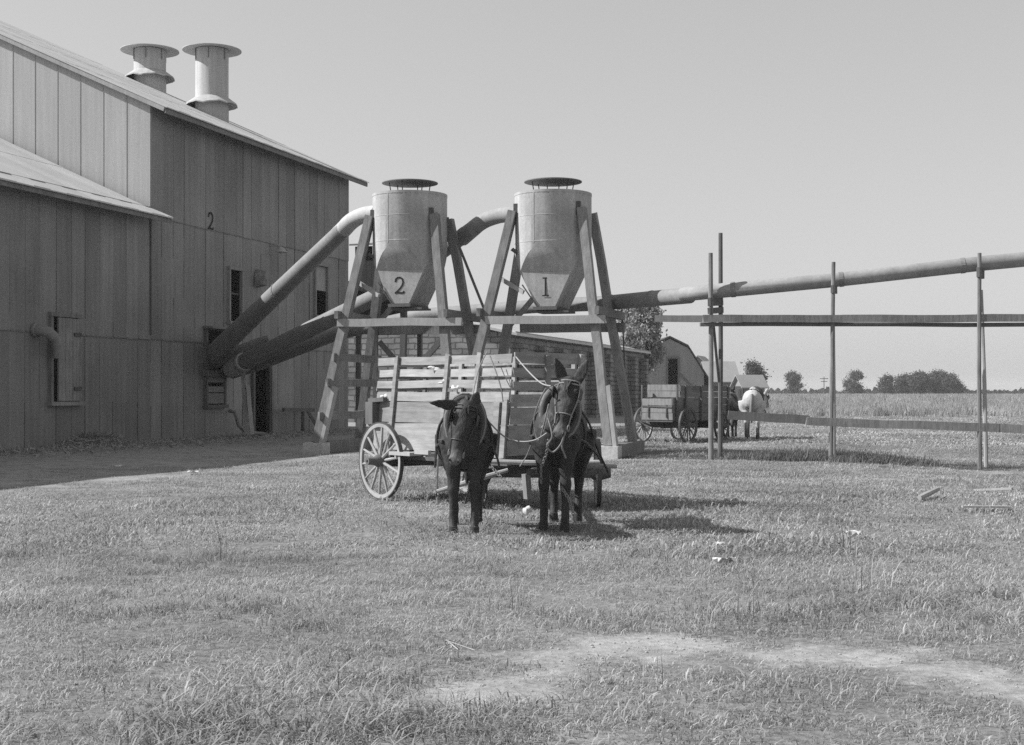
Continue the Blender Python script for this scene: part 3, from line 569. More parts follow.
for z_ in (2.5, 1.85, .98):                         # ladder-like rungs on the left side of its stand
    b = MB(); b.beam(LPA(-1,-1,z_)+Vector((0,-.25,0)), LPA(-1,1,z_)+Vector((.25,.2,0)), .07, .20); b.build('rung', M['timber'], hA)
b = MB(); b.beam(LPA(-1,1,3.0)+Vector((.1,.3,0)), (.8,1.9,.4), .09, .15); b.beam((.3,1.8,3.1), (-2.0,1.9,.7), .09, .15); b.beam(LPA(-1,1,1.2)+Vector((0,.3,0)), (.2,1.9,.6), .09, .16); b.build('rear_brace', M['timber_dark'], hA)
b = MB(); b.beam((-1.0,2.1,0), (-1.0,2.1,4.3), .16, .16); b.build('inner_post', M['timber_dark'], hA)
b = MB(); b.beam((.98,.2,6.2), (2.05,.55,3.4), .07, .07); b.build('stay_rod', M['timber_dark'], hA)
hB, LPB = hopper(1, 'right tin hopper painted with a 1, nearer the far wagon', (1.05,35.2,0), 0, -2.15, 1.78, -1.45, 1.62)
b = MB(); b.beam((-1.35,-.5,4.55), (-.55,-.78,4.1), .08, .10); b.build('strut', M['timber_pale'], hB)
b = MB(); b.beam((-1.35,-.5,4.55), (-.55,-.78,4.1), .08, .10); b.build('strut', M['timber_pale'], hA)
b = MB(); p_ = LPB(1,1,3.6); b.tube([(1.42,1.7,3.9),(1.45,1.72,3.3),(1.5,1.75,2.0),(1.55,1.75,1.5)], .02, 8); b.beam((1.44,1.7,3.45),(1.44,1.7,3.2), .08, .08); o = b.build('hanging_cord', M['iron'], hB); b = MB(); b.ball((1.55,1.75,1.48), (.06,.06,.07)); b.build('cord_weight', M['stone'], o, True)
b = MB(); b.box((-2.0,-1.9,.03), (.5,.2,.15), .3); o = b.build('timber_offcut', M['timber_pale']); o.location = wpt(hA, (0,0,0)); o.rotation_euler = (0,0,HRZ); tag(o, 'short pale board lying by the front footing block of hopper 2', 'board')

# ------------------------------------------------------------------ pole trestle carrying the long pipe
tr = thing('pipe_trestle', 'row of thin pole bents with nailed plank rails carrying the long pipe', 'trestle', (5.05,34.9,0))
TL = Vector((5.05,34.9,0))
def post(p, q, r=.055, m='timber_dark'):
    b = MB(); b.tube([Vector(p)-TL, (Vector(p).lerp(Vector(q), .5)+Vector((random.uniform(-.02,.02),0,0)))-TL, Vector(q)-TL], [r*1.08, r, r*.92], 8); return b.build('post', M[m], tr, True)
def foot(px, Y): p = A(px, 460, Y); p.z = -.35; return p
for p0, pt, yt, Y, r, m_ in ((711,710.5,253,32.35,.058,'timber'),(720,720.5,233,32.95,.055,'timber_dark'),(830.5,833.5,262,31.7,.05,'timber'),(834,833,305,32.05,.045,'timber_pale'),(980,979.5,253,31.0,.05,'timber'),(986.5,981,290,31.4,.048,'timber_pale'),(1088,1088,240,30.6,.05,'timber')): post(foot(p0,Y), A(pt,yt,Y), r, m_)
def cross(p, q, w_=.05, h_=.18, m='timber_dark', name='cross_piece'): b = MB(); b.beam(Vector(p)-TL, Vector(q)-TL, w_, h_); return b.build(name, M[m], tr)
cross(A(709,302,32.2), A(722,301,33.05), .07, .2); cross(A(709,311,32.2), A(722,310,33.05), .07, .14); cross(A(832,289,31.6), A(836,290,32.2), .06, .18); cross(A(978,272,30.9), A(983,274,31.5), .07, .22)
cross(A(713,322,32.5), A(719,382,32.8), .06, .07)
def rail(pts, w_, h_, m, name):
    b = MB()
    for p, q in zip(pts[:-1], pts[1:]): b.beam(p-TL, q-TL, w_, h_)
    return b.build(name, M[m], tr)
rail([A(655,318.5,33.2), A(716,319,32.45)], .05, .16, 'timber_dark', 'upper_rail')
rail([A(703,318.5,32.22), A(843,318.5,31.58)], .045, .17, 'timber', 'upper_rail')
rail([A(842.5,318.5,31.57), A(1030,318,30.8)], .045, .17, 'timber', 'upper_rail')
rail([A(700,324.5,32.3), A(1032,324.5,30.9)], .10, .09, 'timber_dark', 'rail_ledger')
rail([A(728,415,32.15), A(809,420,31.7)], .045, .20, 'timber_dark', 'lower_rail')
rail([A(806,421,31.6), A(1000,428,30.9), A(1040,430,30.7)], .045, .19, 'timber', 'lower_rail')

# ------------------------------------------------------------------ wagons
def wheel(par, c, Rr, ns, rz=0.0, m='wheel', lean=0):
    b = MB(); n = 44
    b.loft([[( math.cos(a)*q, yy, math.sin(a)*q) for q, yy in ((Rr-.015,-.026),(Rr-.015,.026),(Rr-.07,.022),(Rr-.07,-.022))] for a in [2*math.pi*i/n for i in range(n)]], False, True)
    for i in range(ns):
        a = 2*math.pi*(i+.3)/ns; ca, sa = math.cos(a), math.sin(a); b.tube([(ca*.07,.03*(-1)**i*.5,sa*.07),(ca*Rr*.55,0,sa*Rr*.55),(ca*(Rr-.05),0,sa*(Rr-.05))], [.024,.021,.016], 7)
    o = b.build('wheel', M[m], par); o.location = c; o.rotation_euler = (0, R(lean), rz)
    b = MB(); b.lathe([(.02,-.24),(.055,-.24),(.06,-.12),(.095,-.06),(.10,.06),(.07,.15),(.07,.18),(.02,.18)], (0,0,0), (0,1,0), 18); b.build('hub', M['hub'], o, True)
    b = MB(); b.loft([[(math.cos(a)*q, yy, math.sin(a)*q) for q, yy in ((Rr+.004,-.03),(Rr+.004,.03),(Rr-.013,.03),(Rr-.013,-.03))] for a in [2*math.pi*i/n for i in range(n)]], False, True); b.build('tyre', M['iron'], o)
    return o
WR = math.atan2(-.788, .616)
wg = thing('farm_wagon', 'slatted crate farm wagon with pale boards, hitched to two dark mules', 'wagon', (-1.31,21.1,0), WR)
X0, X1, ZB, ZT = -.48, 2.85, .74, 2.12
nY = lambda z: -.66+.12*(z-.72)/1.4
fY = lambda z: .60+.06*(z-.72)/1.4
slz = [(1.995,2.12),(1.825,1.94),(1.655,1.77),(1.46,1.60),(1.15,1.455),(.74,1.145)]
def side(fy, name, m, ups):
    b = MB()
    for i, (za, zb) in enumerate(slz):
        zc = (za+zb)/2; y = fy(zc); j = random.uniform(-.025,.03)
        b.beam((X0+j, y, zc+random.uniform(-.006,.006)), (X1+random.uniform(-.02,.02), y, zc+random.uniform(-.006,.006)), .024, zb-za-.006, up=ups)
    return b.build(name, M[m], wg)
def stake(x, fy, d, z0=.5, z1=2.14, w_=.08, dx=0.0, m='crate'):
    b = MB(); b.beam((x, fy(z0)+d, z0), (x+dx, fy(z1)+d, z1), w_, .035, up=(0,1,0)); b.build('stake', M[m], wg)
side(nY, 'side_panel', 'crate', (0,.12,1.4)); side(fY, 'side_panel', 'crate_end', (0,.06,1.4))
for x, dx in ((.0,.06),(1.33,.05),(2.0,.14)): stake(x, nY, -.035, .55, 2.13, .085, dx)
stake(2.62, nY, -.034, .72, 1.47, .12); stake(2.80, nY, -.036, .70, 1.5, .10)
for x in (.05, 1.4, 2.75): stake(x, fY, -.035, .6, 2.12); stake(x, fY, .036, .6, 2.12, .08, 0, 'timber')
for x in (.75, 2.0): stake(x, nY, .035, .72, 2.08, .07, 0, 'timber_dark')
for xe, nm in ((X1+.02,'front_panel'), (X0-.02,'tail_panel')):
    b = MB()
    for i, (za, zb) in enumerate([(1.985,2.135),(1.80,1.925),(1.62,1.74),(1.40,1.565),(1.16,1.392),(.95,1.152),(.74,.942)]):
        zc = (za+zb)/2; b.beam((xe, nY(zc)-.0, zc), (xe, fY(zc)+.0, zc), .026, zb-za, up=(0,0,1))
    b.build(nm, M['crate_end'], wg)
b = MB(); b.beam((X1+.055, fY(.8)-.03, .72), (X1+.055, fY(2.1)-.02, 2.13), .09, .05, up=(1,0,0)); b.build('end_post', M['crate'], wg)
b = MB(); b.beam((X1+.055, .0, .72), (X1+.055, .02, 2.1), .08, .04, up=(1,0,0)); b.build('end_post', M['crate_end'], wg)
b = MB()
for k in range(7): b.box(((X0+X1)/2, -.60+.19*k, .715), (X1-X0, .18, .035))
b.build('floor', M['gear'], wg)
b = MB(); b.box((.05,0,.62),(.16,1.5,.14)); b.box((.0,0,.55),(.13,1.55,.14)); b.build('rear_axle', M['gear'], wg)
b = MB(); b.box((2.4,0,.62),(.16,1.3,.12)); b.build('front_bolster', M['gear'], wg)
b = MB(); b.beam((-.3,0,.56),(2.5,0,.5), .1, .1); b.beam((.1,-.4,.56),(1.2,0,.52), .08, .08); b.beam((.1,.4,.56),(1.2,0,.52), .08, .08); b.build('reach', M['gear'], wg)
b = MB(); b.beam((X0+.2,-.66,.66),(X1,-.62,.66), .08, .11); b.beam((X0+.2,.56,.66),(X1,.56,.66), .08, .11); b.build('sill', M['gear'], wg)
b = MB(); b.box((.62,-.80,.70),(.55,.22,.05)); b.beam((.5,-.66,.70),(.5,-.9,.66),.04,.04); b.beam((1.2,-.66,.70),(1.2,-.86,.70),.05,.05); b.box((1.15,-.86,.74),(.35,.05,.06)); b.build('step_iron', M['timber_pale'], wg)
b = MB(); b.box((-.47,-.68,1.28),(.2,.13,.34)); b.beam((-.55,-.68,1.47),(-.15,-.66,1.49), .07,.06); b.build('tool_box', M['timber_dark'], wg)
wheel(wg, (.05,-.86,.575), .575, 14, 0.0); wheel(wg, (.05,.80,.575), .575, 14, 0.0)
FA = Vector((2.56,.16,0)); fw = R(-42)                 # steered front gear
frt = lambda v: Matrix.Translation(FA) @ Matrix.Rotation(fw, 4, 'Z') @ Vector(v)
b = MB(); b.beam(frt((0,-.80,.475)), frt((0,.80,.475)), .13, .14); b.beam(frt((.0,-.55,.57)), frt((.0,.55,.57)), .14, .08); b.beam(frt((-.5,-.25,.5)), frt((.7,-.08,.52)), .07, .08); b.beam(frt((-.5,.25,.5)), frt((.7,.08,.52)), .07, .08); b.build('front_axle', M['gear'], wg)
wheel(wg, frt((0,-.80,.475)), .475, 12, fw, 'gear'); wheel(wg, frt((0,.80,.475)), .475, 12, fw+R(4), 'wheel')  # right wheel takes the pale wood to show its sunlit edges
b = MB(); b.tube([frt((.3,0,.52)), frt((1.8,0,.6)), frt((3.15,.02,.66))], [.05,.045,.03], 10); b.build('tongue', M['gear'], wg)
Wm = (Matrix.Translation(wg.location) @ Matrix.Rotation(WR, 4, 'Z')).inverted()
def wl(p): return Wm @ Vector(p)
b = MB(); b.tube([wl(A(472,461,17.95)), wl(A(540,463,17.9)), wl(A(604,462,17.85))], [.028,.036,.028], 8); b.build('doubletree', M['timber_pale'], wg)
b = MB(); b.tube([wl(A(437,491.5,17.3)), wl(A(472,481,17.3)), wl(A(508,470,17.35))], [.025,.038,.025], 8); b.build('singletree', M['timber_pale'], wg)
b = MB(); b.tube([wl(A(540,466,17.3)), wl(A(580,465.5,17.3)), wl(A(617,466.5,17.3))], [.025,.038,.025], 8); b.build('singletree', M['timber_pale'], wg)
b = MB(); b.beam(wl(A(526,474,17.75)), wl(A(528,499,17.75)), .085, .08, up=(1,0,0)); b.build('tongue_prop', M['timber'], wg)
b = MB(); b.tube([wl(A(437,491.5,17.3)), wl(A(437.5,470,17.6)), wl(A(439,450,18))], .012, 6); b.build('trace_hook', M['iron'], wg)
b = MB(); c_ = A(527.5,500,17.7); b.ball((0,0,0), (.065,.06,.05)); b.v = [(x*(1+.2*math.sin(40*y)), y+.01*math.sin(50*x), z+.012*math.sin(60*x+30*y)) for x, y, z in b.v]; o = b.build('stone', M['stone'], None, True); o.location = (c_.x, c_.y, .08); tag(o, 'whitish stone under the wooden prop between the two dark mules', 'stone')
# lint caught on the slats
for i, (px, py, Y) in enumerate(((437,368,19.95),(451,383,19.75),(466,389,19.55),(388,396,20.9))):
    b = MB()
    for k in range(5): b.ball((random.uniform(-.05,.05), random.uniform(-.015,.015), random.uniform(-.03,.03)), (random.uniform(.03,.06), .02, random.uniform(.015,.035)), 7, 5)
    o = b.build('cotton_tuft', M['lint'], None, True); o.location = A(px, py, Y)
    pl = wl(o.location); pl.y = nY(pl.z) - .03; o.location = wpt(wg, pl)
    tag(o, ('white tuft of cotton caught in the top gap of the crate side', 'slanting white tuft of cotton hanging on the third crate slat', 'small white cotton tuft above the left ear of the left mule', 'tiny cotton tuft near the rear corner of the crate side')[i], 'cotton', 'cotton tufts caught on the crate')

W2 = math.atan2(.80, .60)
w2 = thing('farm_wagon', 'dark plank box wagon standing in the field behind the trestle, seen from behind', 'wagon', (4.86,43.6,0), W2)
def planks(x0, y0, x1, y1, z0, z1, nb, m, name, th=.03, lab=None):
    b = MB(); hz = (z1-z0)/nb
    for k in range(nb): b.beam((x0,y0,z0+hz*(k+.5)), (x1,y1,z0+hz*(k+.5)), th, hz-.012)
    return b.build(name, M[m], w2, label=lab)
planks(-.5,.55,-.5,-.55,.72,1.40,3,'timber_mid','tailgate',.035); planks(-.5,.56,3.1,.56,.70,1.42,3,'timber_old','side_panel'); planks(-.5,-.56,3.1,-.56,.70,1.42,3,'timber_old','side_panel')
planks(3.1,-.55,3.1,.55,.70,1.8,4,'timber_old','front_panel'); planks(-.1,.60,3.15,.60,1.43,1.82,2,'timber_old','top_box'); planks(-.1,-.60,3.15,-.60,1.43,1.80,2,'timber_old','top_box'); planks(-.1,.59,-.1,-.59,1.43,1.84,2,'timber_mid','top_box')
for x in (-.35,.2,1.2,2.4,3.0):
    for y in (-.635,.635): b = MB(); b.box((x,y,1.25),(.08,.05,1.15)); b.build('stake', M['timber_dark'], w2)
b = MB(); b.beam((-.52,-.35,1.2),(-.54,-.35,.8),.05,.03); b.beam((-.53,.3,1.2),(-.53,.3,.8),.05,.03); b.beam((-.53,-.55,1.13),(-.53,.55,1.16),.03,.04); b.build('tailgate_cleat', M['timber_dark'], w2)
b = MB(); b.box((1.1,0,.68),(3.2,1.1,.04)); b.build('floor', M['gear'], w2)
b = MB(); b.box((.0,0,.55),(.16,1.65,.16)); b.box((0,0,.65),(.14,1.2,.06)); b.build('rear_axle', M['gear'], w2)
b = MB(); b.box((2.2,0,.5),(.16,1.6,.16)); b.box((2.2,0,.62),(.14,1.2,.1)); b.build('front_axle', M['gear'], w2)
b = MB(); b.beam((-.2,0,.5),(4.6,0,.5), .1, .1); b.build('tongue', M['gear'], w2)
wheel(w2,(0,.82,.56),.56,14); wheel(w2,(0,-.82,.56),.56,14,0,'gear'); wheel(w2,(2.2,.82,.48),.48,12); wheel(w2,(2.2,-.82,.48),.48,12,0,'gear')
#@@PART3
# ------------------------------------------------------------------ mules: one continuous body each, harness as children
def skin(mb, name, m, vox, markfn=None, smooth=6):
    me = bpy.data.meshes.new(name); me.from_pydata(mb.v, [], mb.f); o = bpy.data.objects.new(name, me); COL.objects.link(o)
    bm = bmesh.new(); bm.from_mesh(me); bmesh.ops.recalc_face_normals(bm, faces=bm.faces); bm.to_mesh(me); bm.free()
    r = o.modifiers.new('r', 'REMESH'); r.mode = 'VOXEL'; r.voxel_size = vox
    s = o.modifiers.new('s', 'SMOOTH'); s.factor = .5; s.iterations = smooth
    dg = bpy.context.evaluated_depsgraph_get(); new = bpy.data.meshes.new_from_object(o.evaluated_get(dg)); bpy.data.objects.remove(o)
    new.name = name; new.materials.clear(); new.materials.append(M[m]); new.shade_smooth()
    nv = len(new.vertices); cs = np.empty(nv*3, dtype=np.float32); ns = np.empty(nv*3, dtype=np.float32)
    new.vertices.foreach_get('co', cs); new.vertex_normals.foreach_get('vector', ns); cs = cs.reshape(-1,3); ns = ns.reshape(-1,3)
    for i in range(nv):                              # muscle and rough coat
        q = Vector(cs[i].tolist()); k = .010*mnoise.noise(q*6) + .006*mnoise.noise(q*14) + .003*mnoise.noise(q*34)
        cs[i] += ns[i]*k*(.35 if q.z < .5 else 1)
    new.vertices.foreach_set('co', cs.ravel()); new.update()
    if markfn:
        a = new.attributes.new('mark', 'FLOAT', 'POINT'); a.data.foreach_set('value', np.array([markfn(v.co) for v in new.vertices], dtype=np.float32))
    ob = bpy.data.objects.new(name, new); COL.objects.link(ob); return ob
def mule(label, loc, heading, poll, muzzle, face, ears, legs, coat='coat', harness=True, group='dark mules hitched to the slatted wagon', vox=.0135, tailside=0, scale=1.0):
    b = MB(); V = Vector
    E = lambda c, w_, h_, ax=(0,1,0), up=(0,0,1), n=20: [V(c) + V(ax)*w_*math.cos(2*math.pi*k/n) + V(up)*h_*math.sin(2*math.pi*k/n) for k in range(n)]
    b.loft([E((x,0,z),w_,h_) for x, z, w_, h_ in ((-.84,1.06,.06,.08),(-.80,1.06,.15,.18),(-.70,1.07,.225,.245),(-.55,1.07,.265,.29),(-.35,1.055,.262,.30),(-.1,1.02,.285,.325),(.12,1.01,.285,.335),(.32,1.03,.255,.335),(.46,1.06,.225,.325),(.58,1.05,.20,.28),(.68,1.03,.16,.21),(.74,1.02,.08,.11))])
    poll, muzzle = V(poll), V(muzzle); n0 = V((.36,0,1.16)); hx = (muzzle-poll); HL = hx.length; hx.normalize()
    fn = V(face); fn = (fn - hx*fn.dot(hx)).normalized(); sd = hx.cross(fn).normalized()           # face normal, side axis
    nk = []; mid = n0.lerp(poll, .5) + V((.02,0,.02)); endn = poll - fn*.09 + hx*.06
    for t in [i/7 for i in range(8)]:
        c = n0.lerp(mid, t).lerp(mid.lerp(endn, t), t); tg = ((mid-n0)*(1-t)+(endn-mid)*t).normalized(); sx = V((0,1,0)); sx = (sx - tg*sx.dot(tg)).normalized(); uu = sx.cross(tg)
        nk.append(E(c, .165-.09*t**.8, .29-.165*t**.8, sx, uu))
    b.loft(nk)
    # head rings: s, half width, front (bridge) offset, back (jaw) offset
    HR = ((-.08,.045,.02,.07),(0,.088,.045,.11),(.10,.108,.062,.13),(.20,.122,.068,.15),(.30,.118,.068,.165),(.42,.102,.066,.155),(.55,.082,.062,.115),(.68,.070,.058,.086),(.80,.068,.056,.076),(.90,.072,.054,.072),(.97,.064,.042,.056),(1.01,.03,.018,.025))
    hr = lambda s_, w_, f_, k_, g=1.0, n=20: [poll + hx*(s_*HL) + sd*(w_*g*math.cos(t)*(1 if math.sin(t) > -.2 else .82)) + fn*((f_ if math.sin(t) > 0 else k_)*g*math.sin(t)) for t in [2*math.pi*k/n for k in range(n)]]
    b.loft([hr(*q) for q in HR])
    def hint(s_):
        for q0, q1 in zip(HR[:-1], HR[1:]):
            if q0[0] <= s_ <= q1[0]: f = (s_-q0[0])/(q1[0]-q0[0]); return [q0[i]+(q1[i]-q0[i])*f for i in range(4)]
    def hp(s_, ang, g=1.0): q = hint(s_); c_, s2 = math.cos(ang), math.sin(ang); return poll + hx*(s_*HL) + sd*(q[1]*g*c_) + fn*((q[2] if s2 > 0 else q[3])*g*s2)
    for sg in (-1, 1):                               # brow, cheek and nostril bulges
        p = hp(.19, .62 if sg > 0 else math.pi-.62); b.ball(p, .03, 8, 6); p = hp(.92, .7 if sg > 0 else math.pi-.7, .92); b.ball(p, .024, 8, 6)
    for sg, (dr, ln, opn) in zip((-1, 1), ears):     # ears[0] on the +side axis, ears[1] on the other
        base = poll + sd*(.066*sg) + hx*.02 - fn*.02; dr = V(dr).normalized(); op = V(opn); op = (op - dr*op.dot(dr)).normalized(); sx = dr.cross(op)
        b.loft([[base + dr*(ln*t) + sx*(w_*1.15*math.cos(a)) + op*(th*math.sin(a) - (.012 if math.sin(a) > .5 and .2 < t < .9 else 0)) for a in [2*math.pi*k/12 for k in range(12)]] for t, w_, th in ((-.1,.034,.034),(.05,.04,.036),(.25,.056,.03),(.5,.056,.026),(.75,.038,.02),(.92,.018,.014),(1,.007,.007))])
    hoofs = []
    for (x, y, kind, dx) in legs:
        if kind == 'f': pr = [((x-.05,y*1.15,1.02),.13),((x-.04,y*1.1,.86),.098),((x+dx*.2,y,.72),.074),((x+dx*.5,y,.58),.058),((x+dx*.6,y,.47),.056),((x+dx*.7,y,.41),.043),((x+dx*.9,y,.27),.036),((x+dx,y,.16),.042),((x+dx+.025,y,.10),.038),((x+dx+.045,y,.05),.042)]
        else: pr = [((x+.17,y*1.2,1.05),.17),((x+.16,y*1.2,.88),.155),((x+.13,y*1.15,.74),.115),((x+.02,y*1.05,.62),.077),((x-.075,y,.53),.060),((x-.085,y,.48),.056),((x-.07+dx*.4,y,.40),.044),((x-.05+dx*.7,y,.26),.039),((x-.04+dx,y,.16),.044),((x-.01+dx,y,.10),.040),((x+.01+dx,y,.05),.043)]
        b.tube([p for p, r in pr], [r*1.18 for p, r in pr], 12, True, ref=(0,1,0)); hoofs.append((pr[-1][0][0]+.012, y))
    mz = poll + hx*(HL*.93); pale = lambda co_: max(0, min(1, (.135-(co_-mz).length)/.07))*.9 if coat == 'coat' else max(0, min(1, (.45-co_.z)/.2))*.8
    o = skin(b, 'mule', coat, vox, pale); o.location = loc; o.rotation_euler = (0,0,heading); o.scale = (scale,)*3; tag(o, label, 'mule', group)
    for x, y in hoofs:
        q = MB(); q.lathe([(.01,.09),(.048,.085),(.056,.0),(.01,-.004)], (x, y, 0), n=14); q.build('hoof', M['horn'], o, True)
    for sg in (1, -1):
        q = MB(); a_ = .45 if sg > 0 else math.pi-.45; q.ball(hp(.215, a_, 1.0), .021, 10, 8); q.build('eye', M['eye'], o, True)
        q = MB(); a_ = .8 if sg > 0 else math.pi-.8; q.ball(hp(.945, a_, 1.0), (.011,.011,.016), 8, 6); q.build('nostril', M['eye'], o, True)
    q = MB()                                         # tail
    q.tube([(-.82,0,1.22),(-.90,.0,1.12),(-.92,.01,.9),(-.91,.01,.65),(-.90,0,.45)], [.04,.045,.05,.06,.015], 10); q.build('tail', M['coat'] if coat == 'coat' else M['tail_grey'], o, True)
    q = MB()                                         # roached mane
    for i in range(14):
        t = .25+.75*i/13; c = n0.lerp(mid, t).lerp(mid.lerp(endn, t), t); tg = ((mid-n0)*(1-t)+(endn-mid)*t).normalized(); uu = V((0,1,0)).cross(tg); uu = uu if uu.z > 0 or uu.x < 0 else -uu
        q.ball(c + uu*(.29-.165*t**.8), (.035,.016,.035), 7, 5)
    q.build('mane', M['coat'] if coat == 'coat' else M['tail_grey'], o, True)
    q = MB()                                         # forelock between the ears
    for i in range(7): p_ = poll + sd*random.uniform(-.03,.03) + hx*.0; q.tube([p_ - fn*.02 - hx*.02, p_ + fn*.075 + hx*.04, p_ + fn*.085 + hx*random.uniform(.10,.17) + sd*random.uniform(-.03,.03)], [.018,.016,.004], 6)
    q.build('forelock', M['coat'] if coat == 'coat' else M['tail_grey'], o, True)
    if not harness: return o
    loop = lambda s_, g, n=22: [hp(s_, 2*math.pi*k/n, g) for k in range(n)]
    br = MB()
    for s_, g, r in ((.60,1.08,.008),(.02,1.10,.008)): br.tube(loop(s_, g), r, 6, True, True)
    for sg in (1, -1):
        a_ = .1 if sg > 0 else math.pi-.1; br.tube([hp(s_, a_, 1.12) for s_ in (.02,.15,.3,.45,.6,.8)], .008, 6)
    br.tube([hp(.08, math.pi*k/10, 1.14) for k in range(11)], .008, 6)
    bo = br.build('bridle', M['leather_pale'] if tailside else M['leather'], o)
    for sg in (1, -1):                               # blinkers and bit rings
        q = MB(); a_ = .32 if sg > 0 else math.pi-.32; c = hp(.235, a_, 1.3); q.beam(c - hx*.055, c + hx*.055, .008, .10, up=fn); q.build('blinker', M['leather'], bo)
        q = MB(); a_ = .0 if sg > 0 else math.pi; c = hp(.82, a_, 1.15); q.tube([c + hx*.032*math.cos(t) + fn*.032*math.sin(t) for t in [2*math.pi*k/12 for k in range(12)]], .006, 6, True, True); q.build('bit_ring', M['leather_pale'], bo)
    q = MB(); cpts = []                              # collar round the neck root
    t = .30; c = n0.lerp(mid, t).lerp(mid.lerp(endn, t), t); tg = ((mid-n0)*(1-t)+(endn-mid)*t).normalized(); sx = V((0,1,0)); sx = (sx-tg*sx.dot(tg)).normalized(); uu = sx.cross(tg)
    c = c + V((.03,0,-.03)); tg = (tg + V((.9,0,-.2))).normalized(); uu = V((0,1,0)).cross(tg); uu = uu if uu.z > 0 else -uu; sx = V((0,1,0))
    cl = lambda a, g: c + sx*(.185*g*math.cos(a)) + uu*(.265*g*math.sin(a))
    q.tube([cl(2*math.pi*k/28, 1) for k in range(28)], .052, 10, True, True); co_ = q.build('collar', M['collar'], o, True)
    for sg in (1, -1):
        q = MB(); q.tube([cl((-.5+ (1.05)*k/9)*math.pi if sg > 0 else math.pi-(-.5+1.05*k/9)*math.pi, 1.16)+tg*.03 for k in range(10)], [.010,.012,.013,.013,.013,.013,.013,.012,.010,.014], 8); q.build('hame', M['leather_pale'], co_, True)
    q = MB()
    for k in range(5): pass
    for x in (.20,): q.tube([V((x, .30*math.cos(a), 1.015+.35*math.sin(a))) for a in [2*math.pi*k/28 for k in range(28)]], .016, 6, True, True)
    q.tube([V((x_, .03, z_)) for x_, z_ in ((.2,1.37),(-.1,1.355),(-.4,1.365),(-.6,1.365))], .014, 6); q.build('back_band', M['leather'], o)
    for sg in (1, -1):
        q = MB(); q.tube([V((.56,sg*.225,1.0)),(.2,sg*.31,.93),(-.3,sg*.33,.84),(-.75,sg*.36,.74),(-1.02,sg*.38,.64)], .014, 6); q.build('trace', M['leather'], o)
    o['_hp'] = 0; del o['_hp']; return o
L_ = lambda fx, hxx, w_=.115, d=(0,0,0,0): ((fx,w_,'f',d[0]),(fx,-w_,'f',d[1]),(hxx,w_*1.2,'h',d[2]),(hxx,-w_*1.2,'h',d[3]))
m1 = mule('dark mule with lowered head and one ear out sideways, left of the pair', (-.545,15.98,0), math.atan2(-1,.01),
     (1.0,.05,1.39), (1.10,-.09,.78), (.95,-.10,.28), (((-.5,.15,.6),.24,(1,.2,0)), ((.05,-1,.10),.34,(.8,0,-.3))), L_(.46,-.62,.115,(.02,.0,0,0)), scale=1.05)
m2 = mule('dark mule with raised head and upright ears, right of the pair', (.575,16.52,0), math.atan2(-.99,-.15),
     (.93,.22,1.60), (1.10,.12,1.01), (.93,-.18,.28), (((.05,.45,1),.29,(1,-.2,0)), ((.10,-.40,1),.28,(1,.2,0))), L_(.46,-.60,.12,(.06,-.02,.05,-.04)), tailside=1, scale=1.08)
for mm in (m1, m2):                                  # which side axis is the mule's left depends on the head: ears given as (left, right)
    pass
h2_ = math.atan2(.80,.60)
m3 = mule('white mule seen from behind, hitched to the far box wagon', (8.25,47.2,0), R(79), (.95,-.26,1.22), (1.13,-.38,.84), (.8,-.4,.4), (((-.15,.35,1),.24,(1,0,0)), ((-.05,-.5,1),.24,(1,0,0))), L_(.46,-.62,.13), coat='coat_pale', group='mules hitched to the far wagon', vox=.02, scale=1.24)
m4 = mule('dark mule beyond the box wagon, beside the white mule', (7.55,47.6,0), R(74), (1.05,.1,1.66), (1.40,.15,1.28), (.7,0,.7), (((-.05,.3,1),.25,(1,0,0)), ((0,-.3,1),.25,(1,0,0))), L_(.46,-.62,.13), group='mules hitched to the far wagon', vox=.02)
# lines and halter ropes
def rope(label, pts, r=.011, m='rope', name='rope', cat='rope', sub=8):
    P_ = [Vector(p) for p in pts]; out = []
    for i in range(len(P_)-1):                       # Catmull-Rom through the points
        p0, p1, p2, p3 = P_[max(i-1,0)], P_[i], P_[i+1], P_[min(i+2,len(P_)-1)]
        for k in range(sub):
            t = k/sub; out.append(.5*((2*p1)+(p2-p0)*t+(2*p0-5*p1+4*p2-p3)*t*t+(3*p1-p0-3*p2+p3)*t**3))
    out.append(P_[-1]); b = MB(); b.tube(out, r, 6); o = b.build(name, M[m], None, True); return tag(o, label, cat)
rope('slack pale rope hanging in a curve between the two dark mules', [A(474,404,15.75), A(489,422,15.9), A(505,437,15.9), A(520,441.5,15.8), A(535,440,15.6), A(547,433,15.4)], .009)
rope('taut rein from the crate corner down to the right mule\'s bridle', [A(516,357,18.5), A(528,371,17.4), A(541,383,16.2), A(551,386,15.5)], .008, name='rein', cat='rein')
rope('dark line from the right mule\'s neck down to the end of its singletree', [A(575,402,15.9), A(589,423,16.5), A(596,445,17.0), A(608,472,17.3)], .014, 'leather', 'line', 'line')
rope('thin line drooping from the right mule to the doubletree', [A(545,424,15.6), A(535,436,16.2), A(527,455,17.1), A(520,466,17.7)], .009)
rope('two thin reins crossing the front crate stake', [A(487,352,18.75), A(479,368,18.3), A(474,388,17.0), A(472,402,15.8)], .009, 'leather_pale', 'rein', 'rein')
rope('short loose rein hanging down the crate side by the front corner', [A(490,356,18.6), A(496,372,18.5), A(501,388,18.45), A(503,402,18.45)], .009, 'leather_pale', 'rein', 'rein')
rope('pale halter rope looped beside the right mule\'s cheek', [A(546,388,15.4), A(539,402,15.5), A(534,420,15.6), A(538,440,15.6), A(546,425,15.4), A(549,404,15.35), A(545,420,15.35), A(541,436,15.5)], .008, 'leather_pale')
